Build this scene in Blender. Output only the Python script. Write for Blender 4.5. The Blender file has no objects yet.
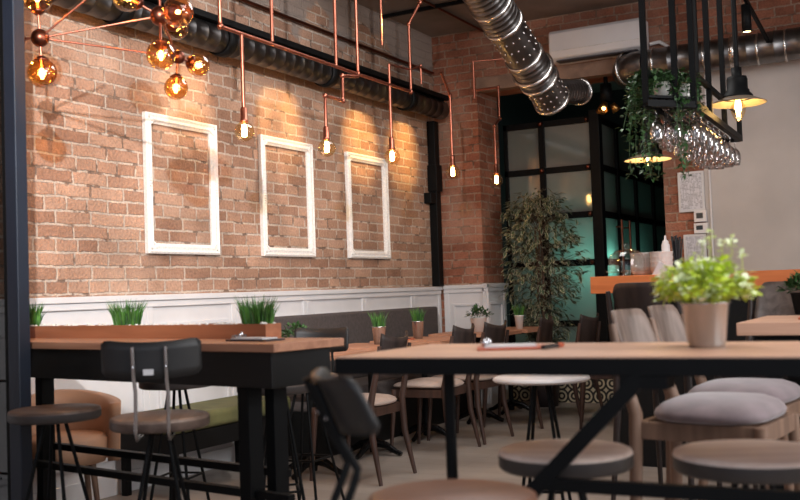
import bpy, bmesh, math, random
from mathutils import Vector, Matrix
random.seed(7)
PI = math.pi
SC = bpy.context.scene
COL = SC.collection
V = Vector

# ------------------------------------------------------------------ camera
F, CAM_H = 1000.0, 1.12
Yc = V((550, 22, 1000)).normalized()
Dn = V((.034, 1, -.0407)); Dn = (Dn - Dn.dot(Yc) * Yc).normalized()
Zc = -Dn
Xc = Yc.cross(Zc)
R = Matrix((Xc, Yc, Zc))                    # camera frame (right, down, forward) -> world
EYE = V((0, 0, CAM_H))
cam = bpy.data.cameras.new('camera')
cam.sensor_width = 36; cam.lens = F / 800 * 36; cam.clip_start = .05
cam.dof.use_dof = True; cam.dof.focus_distance = 6.6; cam.dof.aperture_fstop = 3.0
co = bpy.data.objects.new('camera', cam); COL.objects.link(co)
rx, dn, fw = R @ V((1, 0, 0)), R @ V((0, 1, 0)), R @ V((0, 0, 1))
co.matrix_world = Matrix(((rx.x, -dn.x, -fw.x, 0), (rx.y, -dn.y, -fw.y, 0), (rx.z, -dn.z, -fw.z, CAM_H), (0, 0, 0, 1)))
SC.camera = co

def ray(x, y): return R @ V(((x - 400) / F, (y - 250) / F, 1))
def PX(x, y, X): r = ray(x, y); return EYE + r * (X / r.x)
def PY(x, y, Y): r = ray(x, y); return EYE + r * (Y / r.y)
def PZ(x, y, Z): r = ray(x, y); return EYE + r * ((Z - CAM_H) / r.z)
def PD(x, y, d): return EYE + ray(x, y) * d

# ------------------------------------------------------------------ mesh builder
class MB:
    def __init__(s): s.v = []; s.f = []; s.mi = []; s.sm = []
    def add(s, vs, fs, mi=0, sm=False):
        b = len(s.v); s.v += [V(v) for v in vs]
        for f in fs: s.f.append([b + i for i in f]); s.mi.append(mi); s.sm.append(sm)
        return s
    def box(s, c, d, rot=None, mi=0):
        c = V(c); vs = []
        for z in (-.5, .5):
            for y in (-.5, .5):
                for x in (-.5, .5):
                    p = V((x * d[0], y * d[1], z * d[2]))
                    vs.append(c + (rot @ p if rot else p))
        return s.add(vs, [(0, 2, 3, 1), (4, 5, 7, 6), (0, 1, 5, 4), (2, 6, 7, 3), (0, 4, 6, 2), (1, 3, 7, 5)], mi)
    def bx(s, lo, hi, mi=0):
        return s.box([(a + b) / 2 for a, b in zip(lo, hi)], [abs(b - a) for a, b in zip(lo, hi)], None, mi)
    def bar(s, p0, p1, w, d, up=(0, 0, 1), mi=0, w1=None, d1=None):
        p0, p1 = V(p0), V(p1); a = (p1 - p0).normalized(); u = V(up)
        if abs(a.dot(u)) > .98: u = V((0, 1, 0))
        x = a.cross(u).normalized(); y = x.cross(a)
        w1 = w if w1 is None else w1; d1 = d if d1 is None else d1; vs = []
        for p, ww, dd in ((p0, w, d), (p1, w1, d1)):
            for i, j in ((-1, -1), (1, -1), (1, 1), (-1, 1)): vs.append(p + x * (i * ww / 2) + y * (j * dd / 2))
        return s.add(vs, [(3, 2, 1, 0), (4, 5, 6, 7), (0, 1, 5, 4), (1, 2, 6, 5), (2, 3, 7, 6), (3, 0, 4, 7)], mi)
    def tube(s, pts, r, n=8, mi=0, caps=True):
        pts = [V(p) for p in pts]; rs = r if isinstance(r, (list, tuple)) else [r] * len(pts)
        a0 = (pts[1] - pts[0]).normalized(); x = a0.orthogonal().normalized(); vs = []
        for i, p in enumerate(pts):
            a = (pts[min(i + 1, len(pts) - 1)] - pts[max(i - 1, 0)])
            if a.length < 1e-9: a = a0
            a.normalize(); x = (x - a * x.dot(a)).normalized(); y = a.cross(x)
            for k in range(n):
                t = 2 * PI * k / n; vs.append(p + (x * math.cos(t) + y * math.sin(t)) * rs[i])
        fs = []
        for i in range(len(pts) - 1):
            for k in range(n):
                k2 = (k + 1) % n; fs.append((i * n + k, i * n + k2, (i + 1) * n + k2, (i + 1) * n + k))
        s.add(vs, fs, mi, True)
        if caps:
            s.add(vs[:n], [tuple(reversed(range(n)))], mi); s.add(vs[-n:], [tuple(range(n))], mi)
        return s
    def lathe(s, prof, n=24, o=(0, 0, 0), axis=(0, 0, 1), mi=0, sm=True, closed=False):
        o = V(o); a = V(axis).normalized(); x = a.orthogonal().normalized(); y = a.cross(x); vs = []; m = len(prof)
        for r, z in prof:
            for k in range(n):
                t = 2 * PI * k / n; vs.append(o + a * z + (x * math.cos(t) + y * math.sin(t)) * r)
        fs = []
        for i in range(m if closed else m - 1):
            for k in range(n):
                k2 = (k + 1) % n; j = (i + 1) % m; fs.append((i * n + k, i * n + k2, j * n + k2, j * n + k))
        return s.add(vs, fs, mi, sm)
    def disc(s, c, r, n=24, axis=(0, 0, 1), mi=0):
        c = V(c); a = V(axis).normalized(); x = a.orthogonal().normalized(); y = a.cross(x)
        return s.add([c + (x * math.cos(2 * PI * k / n) + y * math.sin(2 * PI * k / n)) * r for k in range(n)], [tuple(range(n))], mi)
    def ball(s, c, r, nu=16, nv=10, sc=(1, 1, 1), mi=0):
        c = V(c); vs = []; fs = []
        for j in range(nv + 1):
            p = PI * j / nv
            for i in range(nu):
                t = 2 * PI * i / nu
                vs.append(c + V((math.sin(p) * math.cos(t) * r * sc[0], math.sin(p) * math.sin(t) * r * sc[1], math.cos(p) * r * sc[2])))
        for j in range(nv):
            for i in range(nu):
                i2 = (i + 1) % nu; fs.append((j * nu + i, (j + 1) * nu + i, (j + 1) * nu + i2, j * nu + i2))
        return s.add(vs, fs, mi, True)
    def sheet(s, fn, nu, nv, th, mi=0):
        """surface fn(u,v) -> (point, normal), thickened into a closed shell"""
        A = []; B = []
        for j in range(nv + 1):
            for i in range(nu + 1):
                p, nrm = fn(i / nu, j / nv); p = V(p); nrm = V(nrm).normalized(); A.append(p + nrm * th / 2); B.append(p - nrm * th / 2)
        N = len(A); w = nu + 1; fs = []
        for j in range(nv):
            for i in range(nu):
                a, b, c, d = j * w + i, j * w + i + 1, (j + 1) * w + i + 1, (j + 1) * w + i
                fs.append((a, b, c, d)); fs.append((N + d, N + c, N + b, N + a))
        for i in range(nu):
            fs.append((N + i, N + i + 1, i + 1, i)); q = nv * w; fs.append((q + i, q + i + 1, N + q + i + 1, N + q + i))
        for j in range(nv):
            a, b = j * w, (j + 1) * w; fs.append((a, b, N + b, N + a)); a += nu; b += nu; fs.append((N + a, N + b, b, a))
        return s.add(A + B, fs, mi, True)
    def prism(s, poly, z0, z1, fn, mi=0):
        n = len(poly); vs = [fn(x, y, z0) for x, y in poly] + [fn(x, y, z1) for x, y in poly]
        fs = [tuple(reversed(range(n))), tuple(range(n, 2 * n))] + [(i, (i + 1) % n, n + (i + 1) % n, n + i) for i in range(n)]
        return s.add(vs, fs, mi)
    def build(s, name, mats, parent=None, bevel=0, world=None, seg=2):
        mats = mats if isinstance(mats, (list, tuple)) else [mats]
        vs = s.v
        if parent is not None and world is not False:
            p = parent
            while p.parent: p = p.parent
            inv = p.matrix_basis.inverted() if p.type == 'EMPTY' else Matrix()
            vs = [inv @ v for v in vs]
        me = bpy.data.meshes.new(name); me.from_pydata([tuple(v) for v in vs], [], s.f)
        for m in mats: me.materials.append(m)
        for p, mi, sm in zip(me.polygons, s.mi, s.sm): p.material_index = mi; p.use_smooth = sm
        bm = bmesh.new(); bm.from_mesh(me); bmesh.ops.recalc_face_normals(bm, faces=bm.faces); bm.to_mesh(me); bm.free()
        o = bpy.data.objects.new(name, me); COL.objects.link(o)
        if parent is not None: o.parent = parent
        if bevel:
            md = o.modifiers.new('bevel', 'BEVEL'); md.width = bevel; md.segments = seg; md.limit_method = 'ANGLE'; md.angle_limit = math.radians(40)
        return o

def tag(o, label, cat, group=None, kind=None):
    o['label'] = label; o['category'] = cat
    if group: o['group'] = group
    if kind: o['kind'] = kind
    return o
def thing(name, label, cat, loc=(0, 0, 0), rz=0, group=None):
    o = bpy.data.objects.new(name, None); COL.objects.link(o); o.empty_display_size = .1
    o.location = loc; o.rotation_euler = (0, 0, rz)
    o.matrix_basis = Matrix.Translation(V(loc)) @ Matrix.Rotation(rz, 4, 'Z')
    return tag(o, label, cat, group)
def struct(name, mb, mats, label=None, bevel=0, parent=None):
    o = mb.build(name, mats, parent, bevel); o['kind'] = 'structure'
    if label: o['label'] = label
    return o
def children_of(o): return [c for c in COL.objects if c.parent == o]
def dup(root, loc, rz, label):
    def cp(o, par):
        c = o.copy(); COL.objects.link(c)
        if par is not None: c.parent = par
        for ch in children_of(o): cp(ch, c)
        return c
    r = cp(root, None)
    r.matrix_basis = Matrix.Translation(V(loc)) @ Matrix.Rotation(rz, 4, 'Z')
    r['label'] = label
    return r

# ------------------------------------------------------------------ materials
def lin(c):
    return tuple(((x / 255) / 12.92 if x / 255 <= .04045 else ((x / 255 + .055) / 1.055) ** 2.4) for x in c) + (1,)
def new_mat(name):
    m = bpy.data.materials.new(name); m.use_nodes = True; nt = m.node_tree
    return m, nt, nt.nodes['Principled BSDF'], nt.nodes['Material Output']
def N(nt, t, **kw):
    n = nt.nodes.new(t)
    for k, v in kw.items(): setattr(n, k, v)
    return n
def plain(name, col, rough=.5, metal=0, var=.12, scale=25, bump=0, spec=.5, sheen=0, stretch=None):
    """procedural: noise modulates brightness of one colour"""
    m, nt, b, out = new_mat(name); L = nt.links.new
    tc = N(nt, 'ShaderNodeTexCoord'); nz = N(nt, 'ShaderNodeTexNoise'); nz.inputs['Scale'].default_value = scale; nz.inputs['Detail'].default_value = 5
    src = tc.outputs['Object']
    if stretch:
        mp = N(nt, 'ShaderNodeMapping'); mp.inputs['Scale'].default_value = stretch; L(src, mp.inputs['Vector']); src = mp.outputs['Vector']
    L(src, nz.inputs['Vector'])
    rp = N(nt, 'ShaderNodeValToRGB'); c = lin(col)
    rp.color_ramp.elements[0].position = .3; rp.color_ramp.elements[1].position = .7
    rp.color_ramp.elements[0].color = tuple(x * (1 - var) for x in c[:3]) + (1,)
    rp.color_ramp.elements[1].color = tuple(min(1, x * (1 + var)) for x in c[:3]) + (1,)
    L(nz.outputs['Fac'], rp.inputs['Fac']); L(rp.outputs['Color'], b.inputs['Base Color'])
    b.inputs['Roughness'].default_value = rough; b.inputs['Metallic'].default_value = metal
    b.inputs['Specular IOR Level'].default_value = spec
    if sheen: b.inputs['Sheen Weight'].default_value = sheen
    if bump:
        bp = N(nt, 'ShaderNodeBump'); bp.inputs['Strength'].default_value = bump; bp.inputs['Distance'].default_value = .01
        L(nz.outputs['Fac'], bp.inputs['Height']); L(bp.outputs['Normal'], b.inputs['Normal'])
    return m
def wood(name, c1, c2, rough=.45, axis=0, scale=1.0, spec=.4):
    m, nt, b, out = new_mat(name); L = nt.links.new
    tc = N(nt, 'ShaderNodeTexCoord'); mp = N(nt, 'ShaderNodeMapping')
    sc = [22 * scale] * 3; sc[axis] = 1.6 * scale; mp.inputs['Scale'].default_value = sc
    L(tc.outputs['Object'], mp.inputs['Vector'])
    nz = N(nt, 'ShaderNodeTexNoise'); nz.inputs['Scale'].default_value = 1; nz.inputs['Detail'].default_value = 7; nz.inputs['Distortion'].default_value = .6
    L(mp.outputs['Vector'], nz.inputs['Vector'])
    rp = N(nt, 'ShaderNodeValToRGB'); rp.color_ramp.elements[0].position = .32; rp.color_ramp.elements[1].position = .68
    rp.color_ramp.elements[0].color = lin(c1); rp.color_ramp.elements[1].color = lin(c2)
    L(nz.outputs['Fac'], rp.inputs['Fac']); L(rp.outputs['Color'], b.inputs['Base Color'])
    b.inputs['Roughness'].default_value = rough; b.inputs['Specular IOR Level'].default_value = spec
    bp = N(nt, 'ShaderNodeBump'); bp.inputs['Strength'].default_value = .12; bp.inputs['Distance'].default_value = .004
    L(nz.outputs['Fac'], bp.inputs['Height']); L(bp.outputs['Normal'], b.inputs['Normal'])
    return m
def emit(name, col, s):
    m, nt, b, out = new_mat(name); nt.nodes.remove(b)
    e = N(nt, 'ShaderNodeEmission'); e.inputs['Color'].default_value = col + (1,); e.inputs['Strength'].default_value = s
    nt.links.new(e.outputs[0], out.inputs['Surface']); return m
def thin_glass(name, tint, gloss=.12, rough=.02, edge=.5):
    m, nt, b, out = new_mat(name); nt.nodes.remove(b); L = nt.links.new
    t = N(nt, 'ShaderNodeBsdfTransparent'); t.inputs['Color'].default_value = tint + (1,)
    g = N(nt, 'ShaderNodeBsdfGlossy'); g.inputs['Roughness'].default_value = rough
    lw = N(nt, 'ShaderNodeLayerWeight'); lw.inputs['Blend'].default_value = edge
    mr = N(nt, 'ShaderNodeMapRange'); mr.inputs['To Min'].default_value = gloss * .35; mr.inputs['To Max'].default_value = min(1, gloss * 4)
    L(lw.outputs['Facing'], mr.inputs['Value'])
    mx = N(nt, 'ShaderNodeMixShader'); L(mr.outputs['Result'], mx.inputs['Fac']); L(t.outputs[0], mx.inputs[1]); L(g.outputs[0], mx.inputs[2])
    L(mx.outputs[0], out.inputs['Surface']); return m
def brick(name, c1, c2, mortar, patch=False):
    m, nt, b, out = new_mat(name); L = nt.links.new
    geo = N(nt, 'ShaderNodeNewGeometry'); sp = N(nt, 'ShaderNodeSeparateXYZ'); L(geo.outputs['Position'], sp.inputs[0])
    ad = N(nt, 'ShaderNodeMath', operation='ADD'); L(sp.outputs['X'], ad.inputs[0]); L(sp.outputs['Y'], ad.inputs[1])
    cb = N(nt, 'ShaderNodeCombineXYZ'); L(ad.outputs[0], cb.inputs['X']); L(sp.outputs['Z'], cb.inputs['Y'])
    def noise(sc, det=4):
        n = N(nt, 'ShaderNodeTexNoise'); n.inputs['Scale'].default_value = sc; n.inputs['Detail'].default_value = det; L(geo.outputs['Position'], n.inputs['Vector']); return n
    n1 = noise(5, 3)
    vm = N(nt, 'ShaderNodeVectorMath', operation='SUBTRACT'); L(n1.outputs['Color'], vm.inputs[0]); vm.inputs[1].default_value = (.5, .5, .5)
    vs = N(nt, 'ShaderNodeVectorMath', operation='SCALE'); L(vm.outputs[0], vs.inputs[0]); vs.inputs['Scale'].default_value = .022
    n1b = noise(34, 3)
    vm2 = N(nt, 'ShaderNodeVectorMath', operation='SUBTRACT'); L(n1b.outputs['Color'], vm2.inputs[0]); vm2.inputs[1].default_value = (.5, .5, .5)
    vs2 = N(nt, 'ShaderNodeVectorMath', operation='SCALE'); L(vm2.outputs[0], vs2.inputs[0]); vs2.inputs['Scale'].default_value = .013
    va = N(nt, 'ShaderNodeVectorMath', operation='ADD'); L(cb.outputs[0], va.inputs[0]); L(vs.outputs[0], va.inputs[1])
    va2 = N(nt, 'ShaderNodeVectorMath', operation='ADD'); L(va.outputs[0], va2.inputs[0]); L(vs2.outputs[0], va2.inputs[1])
    br = N(nt, 'ShaderNodeTexBrick'); L(va2.outputs[0], br.inputs['Vector'])
    br.offset = .5; br.squash = .6; br.squash_frequency = 3
    for k, v in dict(Scale=1, Bias=-.1).items(): br.inputs[k].default_value = v
    br.inputs['Mortar Size'].default_value = .0085; br.inputs['Mortar Smooth'].default_value = .35
    br.inputs['Brick Width'].default_value = .262; br.inputs['Row Height'].default_value = .0775
    br.inputs['Color1'].default_value = lin(c1); br.inputs['Color2'].default_value = lin(c2); br.inputs['Mortar'].default_value = lin(mortar)
    # blotches
    n2 = noise(3.2, 6); n3 = noise(60, 4)
    mr = N(nt, 'ShaderNodeMapRange'); L(n2.outputs['Fac'], mr.inputs['Value']); mr.inputs['From Min'].default_value = .3; mr.inputs['From Max'].default_value = .7
    mr.inputs['To Min'].default_value = .72; mr.inputs['To Max'].default_value = 1.22
    mr3 = N(nt, 'ShaderNodeMapRange'); L(n3.outputs['Fac'], mr3.inputs['Value']); mr3.inputs['From Min'].default_value = .3; mr3.inputs['From Max'].default_value = .7
    mr3.inputs['To Min'].default_value = .8; mr3.inputs['To Max'].default_value = 1.15
    mu = N(nt, 'ShaderNodeMath', operation='MULTIPLY'); L(mr.outputs[0], mu.inputs[0]); L(mr3.outputs[0], mu.inputs[1])
    mc = N(nt, 'ShaderNodeVectorMath', operation='SCALE'); L(br.outputs['Color'], mc.inputs[0]); L(mu.outputs[0], mc.inputs['Scale'])
    # open, dirty joints
    n6 = noise(9, 3); g6 = N(nt, 'ShaderNodeMapRange'); L(n6.outputs['Fac'], g6.inputs['Value']); g6.inputs['From Min'].default_value = .56; g6.inputs['From Max'].default_value = .62
    d6 = N(nt, 'ShaderNodeMath', operation='MULTIPLY'); L(g6.outputs[0], d6.inputs[0]); L(br.outputs['Fac'], d6.inputs[1])
    d7 = N(nt, 'ShaderNodeMath', operation='MULTIPLY'); L(d6.outputs[0], d7.inputs[0]); d7.inputs[1].default_value = .75
    md = N(nt, 'ShaderNodeMix', data_type='RGBA'); L(d7.outputs[0], md.inputs['Factor']); L(mc.outputs[0], md.inputs['A']); md.inputs['B'].default_value = lin((88, 60, 46))
    # pale lime bloom
    n4 = noise(1.7, 8); r4 = N(nt, 'ShaderNodeValToRGB'); L(n4.outputs['Fac'], r4.inputs['Fac'])
    r4.color_ramp.elements[0].position = .5; r4.color_ramp.elements[0].color = (0, 0, 0, 1); r4.color_ramp.elements[1].position = .8; r4.color_ramp.elements[1].color = (.45, .45, .45, 1)
    mx = N(nt, 'ShaderNodeMix', data_type='RGBA'); L(r4.outputs['Color'], mx.inputs['Factor']); L(md.outputs['Result'], mx.inputs['A']); mx.inputs['B'].default_value = lin((206, 180, 160))
    colout = mx.outputs['Result']
    if patch:     # cement render left on the upper wall
        n5 = noise(2.3, 6)
        h = N(nt, 'ShaderNodeMath', operation='MULTIPLY_ADD'); L(n5.outputs['Fac'], h.inputs[0]); h.inputs[1].default_value = 1.1; L(sp.outputs['Z'], h.inputs[2])
        cr = N(nt, 'ShaderNodeMapRange'); L(h.outputs[0], cr.inputs['Value']); cr.inputs['From Min'].default_value = 3.8; cr.inputs['From Max'].default_value = 3.86
        m2 = N(nt, 'ShaderNodeMix', data_type='RGBA'); L(cr.outputs[0], m2.inputs['Factor']); L(colout, m2.inputs['A']); m2.inputs['B'].default_value = lin((150, 134, 124)); colout = m2.outputs['Result']
    L(colout, b.inputs['Base Color']); b.inputs['Roughness'].default_value = .9; b.inputs['Specular IOR Level'].default_value = .15
    inv = N(nt, 'ShaderNodeMath', operation='MULTIPLY_ADD'); L(br.outputs['Fac'], inv.inputs[0]); inv.inputs[1].default_value = -1; L(n3.outputs['Fac'], inv.inputs[2])
    bp = N(nt, 'ShaderNodeBump'); bp.inputs['Strength'].default_value = .75; bp.inputs['Distance'].default_value = .014
    L(inv.outputs[0], bp.inputs['Height']); L(bp.outputs['Normal'], b.inputs['Normal'])
    return m
def stripes(name, base, ink, scale=26):
    """paper with rows of small unreadable print"""
    m, nt, b, out = new_mat(name); L = nt.links.new
    tc = N(nt, 'ShaderNodeTexCoord'); sp = N(nt, 'ShaderNodeSeparateXYZ'); L(tc.outputs['Generated'], sp.inputs[0])
    w = N(nt, 'ShaderNodeMath', operation='MULTIPLY'); L(sp.outputs['Z'], w.inputs[0]); w.inputs[1].default_value = scale
    fr = N(nt, 'ShaderNodeMath', operation='FRACT'); L(w.outputs[0], fr.inputs[0])
    gt = N(nt, 'ShaderNodeMath', operation='GREATER_THAN'); L(fr.outputs[0], gt.inputs[0]); gt.inputs[1].default_value = .6
    nz = N(nt, 'ShaderNodeTexNoise'); nz.inputs['Scale'].default_value = 9; L(tc.outputs['Generated'], nz.inputs['Vector'])
    g2 = N(nt, 'ShaderNodeMath', operation='GREATER_THAN'); L(nz.outputs['Fac'], g2.inputs[0]); g2.inputs[1].default_value = .47
    mu = N(nt, 'ShaderNodeMath', operation='MULTIPLY'); L(gt.outputs[0], mu.inputs[0]); L(g2.outputs[0], mu.inputs[1])
    mx = N(nt, 'ShaderNodeMix', data_type='RGBA'); L(mu.outputs[0], mx.inputs['Factor']); mx.inputs['A'].default_value = lin(base); mx.inputs['B'].default_value = lin(ink)
    L(mx.outputs['Result'], b.inputs['Base Color']); b.inputs['Roughness'].default_value = .35
    return m
def floor_mat():
    m, nt, b, out = new_mat('floor_concrete'); L = nt.links.new
    geo = N(nt, 'ShaderNodeNewGeometry')
    n1 = N(nt, 'ShaderNodeTexNoise'); n1.inputs['Scale'].default_value = 1.3; n1.inputs['Detail'].default_value = 8; L(geo.outputs['Position'], n1.inputs['Vector'])
    rp = N(nt, 'ShaderNodeValToRGB'); rp.color_ramp.elements[0].position = .3; rp.color_ramp.elements[1].position = .7
    rp.color_ramp.elements[0].color = lin((140, 129, 120)); rp.color_ramp.elements[1].color = lin((172, 160, 150)); L(n1.outputs['Fac'], rp.inputs['Fac'])
    br = N(nt, 'ShaderNodeTexBrick'); L(geo.outputs['Position'], br.inputs['Vector']); br.inputs['Scale'].default_value = 1; br.inputs['Brick Width'].default_value = 1.1
    br.inputs['Row Height'].default_value = .16; br.inputs['Mortar Size'].default_value = .002; br.inputs['Color1'].default_value = (1, 1, 1, 1); br.inputs['Color2'].default_value = (.86, .84, .82, 1); br.inputs['Mortar'].default_value = (.5, .48, .46, 1)
    mx = N(nt, 'ShaderNodeMix', data_type='RGBA', blend_type='MULTIPLY'); mx.inputs['Factor'].default_value = .8; L(rp.outputs['Color'], mx.inputs['A']); L(br.outputs['Color'], mx.inputs['B'])
    L(mx.outputs['Result'], b.inputs['Base Color']); b.inputs['Roughness'].default_value = .5
    return m
def tile_mat():
    m, nt, b, out = new_mat('patterned_tile'); L = nt.links.new
    geo = N(nt, 'ShaderNodeNewGeometry'); mp = N(nt, 'ShaderNodeMapping'); mp.inputs['Scale'].default_value = (8, 8, 8); L(geo.outputs['Position'], mp.inputs['Vector'])
    fr = N(nt, 'ShaderNodeVectorMath', operation='FRACTION'); L(mp.outputs[0], fr.inputs[0])
    sb = N(nt, 'ShaderNodeVectorMath', operation='SUBTRACT'); L(fr.outputs[0], sb.inputs[0]); sb.inputs[1].default_value = (.5, .5, .5)
    sp = N(nt, 'ShaderNodeSeparateXYZ'); L(sb.outputs[0], sp.inputs[0])
    cb = N(nt, 'ShaderNodeCombineXYZ'); L(sp.outputs['X'], cb.inputs['X']); L(sp.outputs['Z'], cb.inputs['Y'])
    ln = N(nt, 'ShaderNodeVectorMath', operation='LENGTH'); L(cb.outputs[0], ln.inputs[0])
    w = N(nt, 'ShaderNodeMath', operation='MULTIPLY'); L(ln.outputs['Value'], w.inputs[0]); w.inputs[1].default_value = 22
    sn = N(nt, 'ShaderNodeMath', operation='SINE'); L(w.outputs[0], sn.inputs[0])
    gt = N(nt, 'ShaderNodeMath', operation='GREATER_THAN'); L(sn.outputs[0], gt.inputs[0]); gt.inputs[1].default_value = .1
    mx = N(nt, 'ShaderNodeMix', data_type='RGBA'); L(gt.outputs[0], mx.inputs['Factor']); mx.inputs['A'].default_value = lin((40, 38, 38)); mx.inputs['B'].default_value = lin((200, 188, 160))
    L(mx.outputs['Result'], b.inputs['Base Color']); b.inputs['Roughness'].default_value = .4
    return m
def frost():
    m, nt, b, out = new_mat('frosted_glass'); nt.nodes.remove(b); L = nt.links.new
    t = N(nt, 'ShaderNodeBsdfTranslucent'); t.inputs['Color'].default_value = (.55, .75, .7, 1)
    d = N(nt, 'ShaderNodeBsdfDiffuse'); d.inputs['Color'].default_value = (.27, .24, .22, 1)
    g = N(nt, 'ShaderNodeBsdfGlossy'); g.inputs['Roughness'].default_value = .07; g.inputs['Color'].default_value = (.8, .8, .8, 1)
    a = N(nt, 'ShaderNodeMixShader'); a.inputs['Fac'].default_value = .5; L(t.outputs[0], a.inputs[1]); L(d.outputs[0], a.inputs[2])
    c = N(nt, 'ShaderNodeMixShader'); c.inputs['Fac'].default_value = .1; L(a.outputs[0], c.inputs[1]); L(g.outputs[0], c.inputs[2])
    L(c.outputs[0], out.inputs['Surface']); return m

M = dict(
    brick_left=brick('brick_left', (181, 144, 121), (145, 108, 88), (188, 169, 153), True),
    brick_back=brick('brick_back', (158, 102, 80), (130, 80, 62), (156, 128, 110)),
    plaster=plain('plaster', (190, 180, 173), .85, 0, .10, 2.2, .25),
    render=plain('brown_render', (138, 112, 96), .9, 0, .25, 9, .4),
    ceiling=plain('ceiling_concrete', (128, 116, 110), .9, 0, .2, 2.5, .3),
    white=plain('white_paint', (208, 205, 205), .5, 0, .04, 6),
    worn_white=plain('worn_white_paint', (232, 226, 220), .6, 0, .12, 70, .3),
    black=plain('black_steel', (11, 12, 13), .55, 0, .15, 12, spec=.15),
    black_wood=plain('black_lacquer', (11, 11, 11), .5, 0, .2, 8, spec=.3),
    navy_steel=plain('blue_black_steel', (26, 33, 45), .4, .1, .1, 7),
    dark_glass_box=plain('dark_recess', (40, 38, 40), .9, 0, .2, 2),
    copper=plain('copper', (172, 106, 86), .36, 1, .15, 14),
    copper_dark=plain('copper_dark', (120, 70, 54), .35, 1, .2, 14),
    brass=plain('brass', (190, 140, 80), .35, 1, .1, 20),
    steel=plain('brushed_steel', (186, 182, 178), .24, .85, .12, 30, stretch=(1, 1, .1)),
    galv=plain('galvanised', (120, 117, 116), .36, 1, .3, 9),
    galv_dark=plain('galvanised_dark', (84, 82, 82), .38, 1, .25, 9),
    galv_bright=plain('galvanised_rim', (215, 210, 205), .25, 1, .1, 20),
    chrome=plain('chrome', (200, 200, 204), .15, 1, .04, 20),
    oak=wood('oak_top', (190, 146, 120), (216, 174, 148), .42, 0),
    oak_brown=wood('oak_brown', (150, 104, 80), (182, 132, 104), .45, 0),
    oak_y=wood('oak_top_y', (170, 118, 92), (200, 146, 116), .42, 1),
    planter=wood('planter_wood', (150, 92, 62), (172, 110, 76), .5, 0),
    bar_oak=wood('bar_oak', (192, 104, 56), (214, 124, 70), .4, 0),
    stool_wood=wood('stool_wood', (104, 86, 76), (142, 120, 106), .42, 0),
    stool_dark=wood('stool_dark', (78, 64, 58), (108, 90, 80), .42, 0),
    stool_lit=wood('stool_lit', (206, 180, 164), (232, 212, 198), .42, 0),  # stool wood lightened: light reaching under the table is put into the colour
    stool_rim=plain('stool_rim', (60, 54, 52), .45, 0, .2, 9),
    brown_seat=wood('brown_seat', (96, 66, 52), (122, 86, 68), .4, 0),
    smoked_wood=wood('smoked_wood', (70, 58, 52), (104, 90, 82), .5, 0),
    grey_wood=wood('grey_wood', (84, 70, 62), (136, 117, 106), .5, 2),
    walnut=wood('walnut', (56, 40, 34), (82, 58, 48), .45, 2),
    dark_wood=wood('dark_wood', (36, 28, 26), (56, 44, 40), .5, 2),
    warm_leg=wood('warm_leg', (98, 76, 62), (134, 106, 88), .5, 2),
    seat_cream=plain('seat_cream', (178, 158, 146), .8, 0, .08, 30),
    mauve=plain('mauve_velvet', (118, 103, 106), .75, 0, .2, 14, sheen=.4),
    green_cloth=plain('green_cloth', (92, 90, 54), .9, 0, .3, 6),
    charcoal=plain('charcoal_cloth', (74, 66, 64), .95, 0, .18, 40, .2),
    tan=plain('tan_leather', (170, 132, 106), .6, 0, .08, 8),
    white_plastic=plain('white_plastic', (222, 216, 214), .4, 0, .02, 8),
    ceramic=plain('ceramic', (226, 222, 216), .25, 0, .03, 10),
    screen=plain('lcd', (48, 56, 60), .2, 0, .1, 40),
    soil=plain('soil', (50, 38, 30), .95, 0, .4, 60, .5),
    pebble=plain('pebble', (214, 208, 200), .6, 0, .2, 50),
    paper=stripes('printed_paper', (206, 204, 210), (130, 128, 134)),
    menu_red=plain('menu_red', (188, 92, 58), .5, 0, .15, 10),
    menu_dark=plain('menu_dark', (52, 46, 50), .5, 0, .2, 10),
    grass1=plain('grass_blade', (72, 118, 44), .5, 0, .45, 18),
    grass_dark=plain('grass_blade_dark', (48, 84, 40), .5, 0, .45, 18),
    lime=plain('lime_leaf', (196, 216, 66), .45, 0, .35, 30),
    lime_pale=plain('pale_leaf', (232, 240, 200), .5, 0, .1, 30),
    leaf=plain('ivy_leaf', (56, 88, 48), .5, 0, .4, 20),
    leaf_dark=plain('ficus_leaf', (62, 82, 54), .5, 0, .3, 20),
    leaf_rim=plain('ficus_leaf_margin', (196, 186, 160), .5, 0, .1, 20),
    bark=plain('bark', (96, 76, 62), .9, 0, .3, 30, .4),
    floor=floor_mat(), tile=tile_mat(), frost=frost(),
    amber=thin_glass('amber_glass', (1, .66, .28), .14),
    clear_amber=thin_glass('clear_amber_glass', (1, .86, .62), .1),
    clear=thin_glass('clear_bulb_glass', (1, .9, .72), .07),
    wineglass=thin_glass('wine_glass', (.97, .96, .96), .26, .06),
    cloche=thin_glass('cloche_glass', (.9, .91, .9), .1),
    pane=thin_glass('window_glass', (.13, .14, .15), .1),
    filament=emit('filament', (1, .62, .18), 38),
    filament_hot=emit('filament_hot', (1, .66, .25), 60),
    lamp_face=emit('lamp_face', (1, .72, .3), 12),
    straw=plain('black_straw', (24, 24, 26), .4, 0, .1, 20),
)

def light(name, kind, loc, energy, col, target=None, **kw):
    l = bpy.data.lights.new(name, kind); l.energy = energy; l.color = col
    for k, v in kw.items(): setattr(l, k, v)
    o = bpy.data.objects.new(name, l); COL.objects.link(o); o.location = loc
    if target is not None: o.rotation_euler = (V(target) - V(loc)).to_track_quat('-Z', 'Y').to_euler()
    return o

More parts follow.
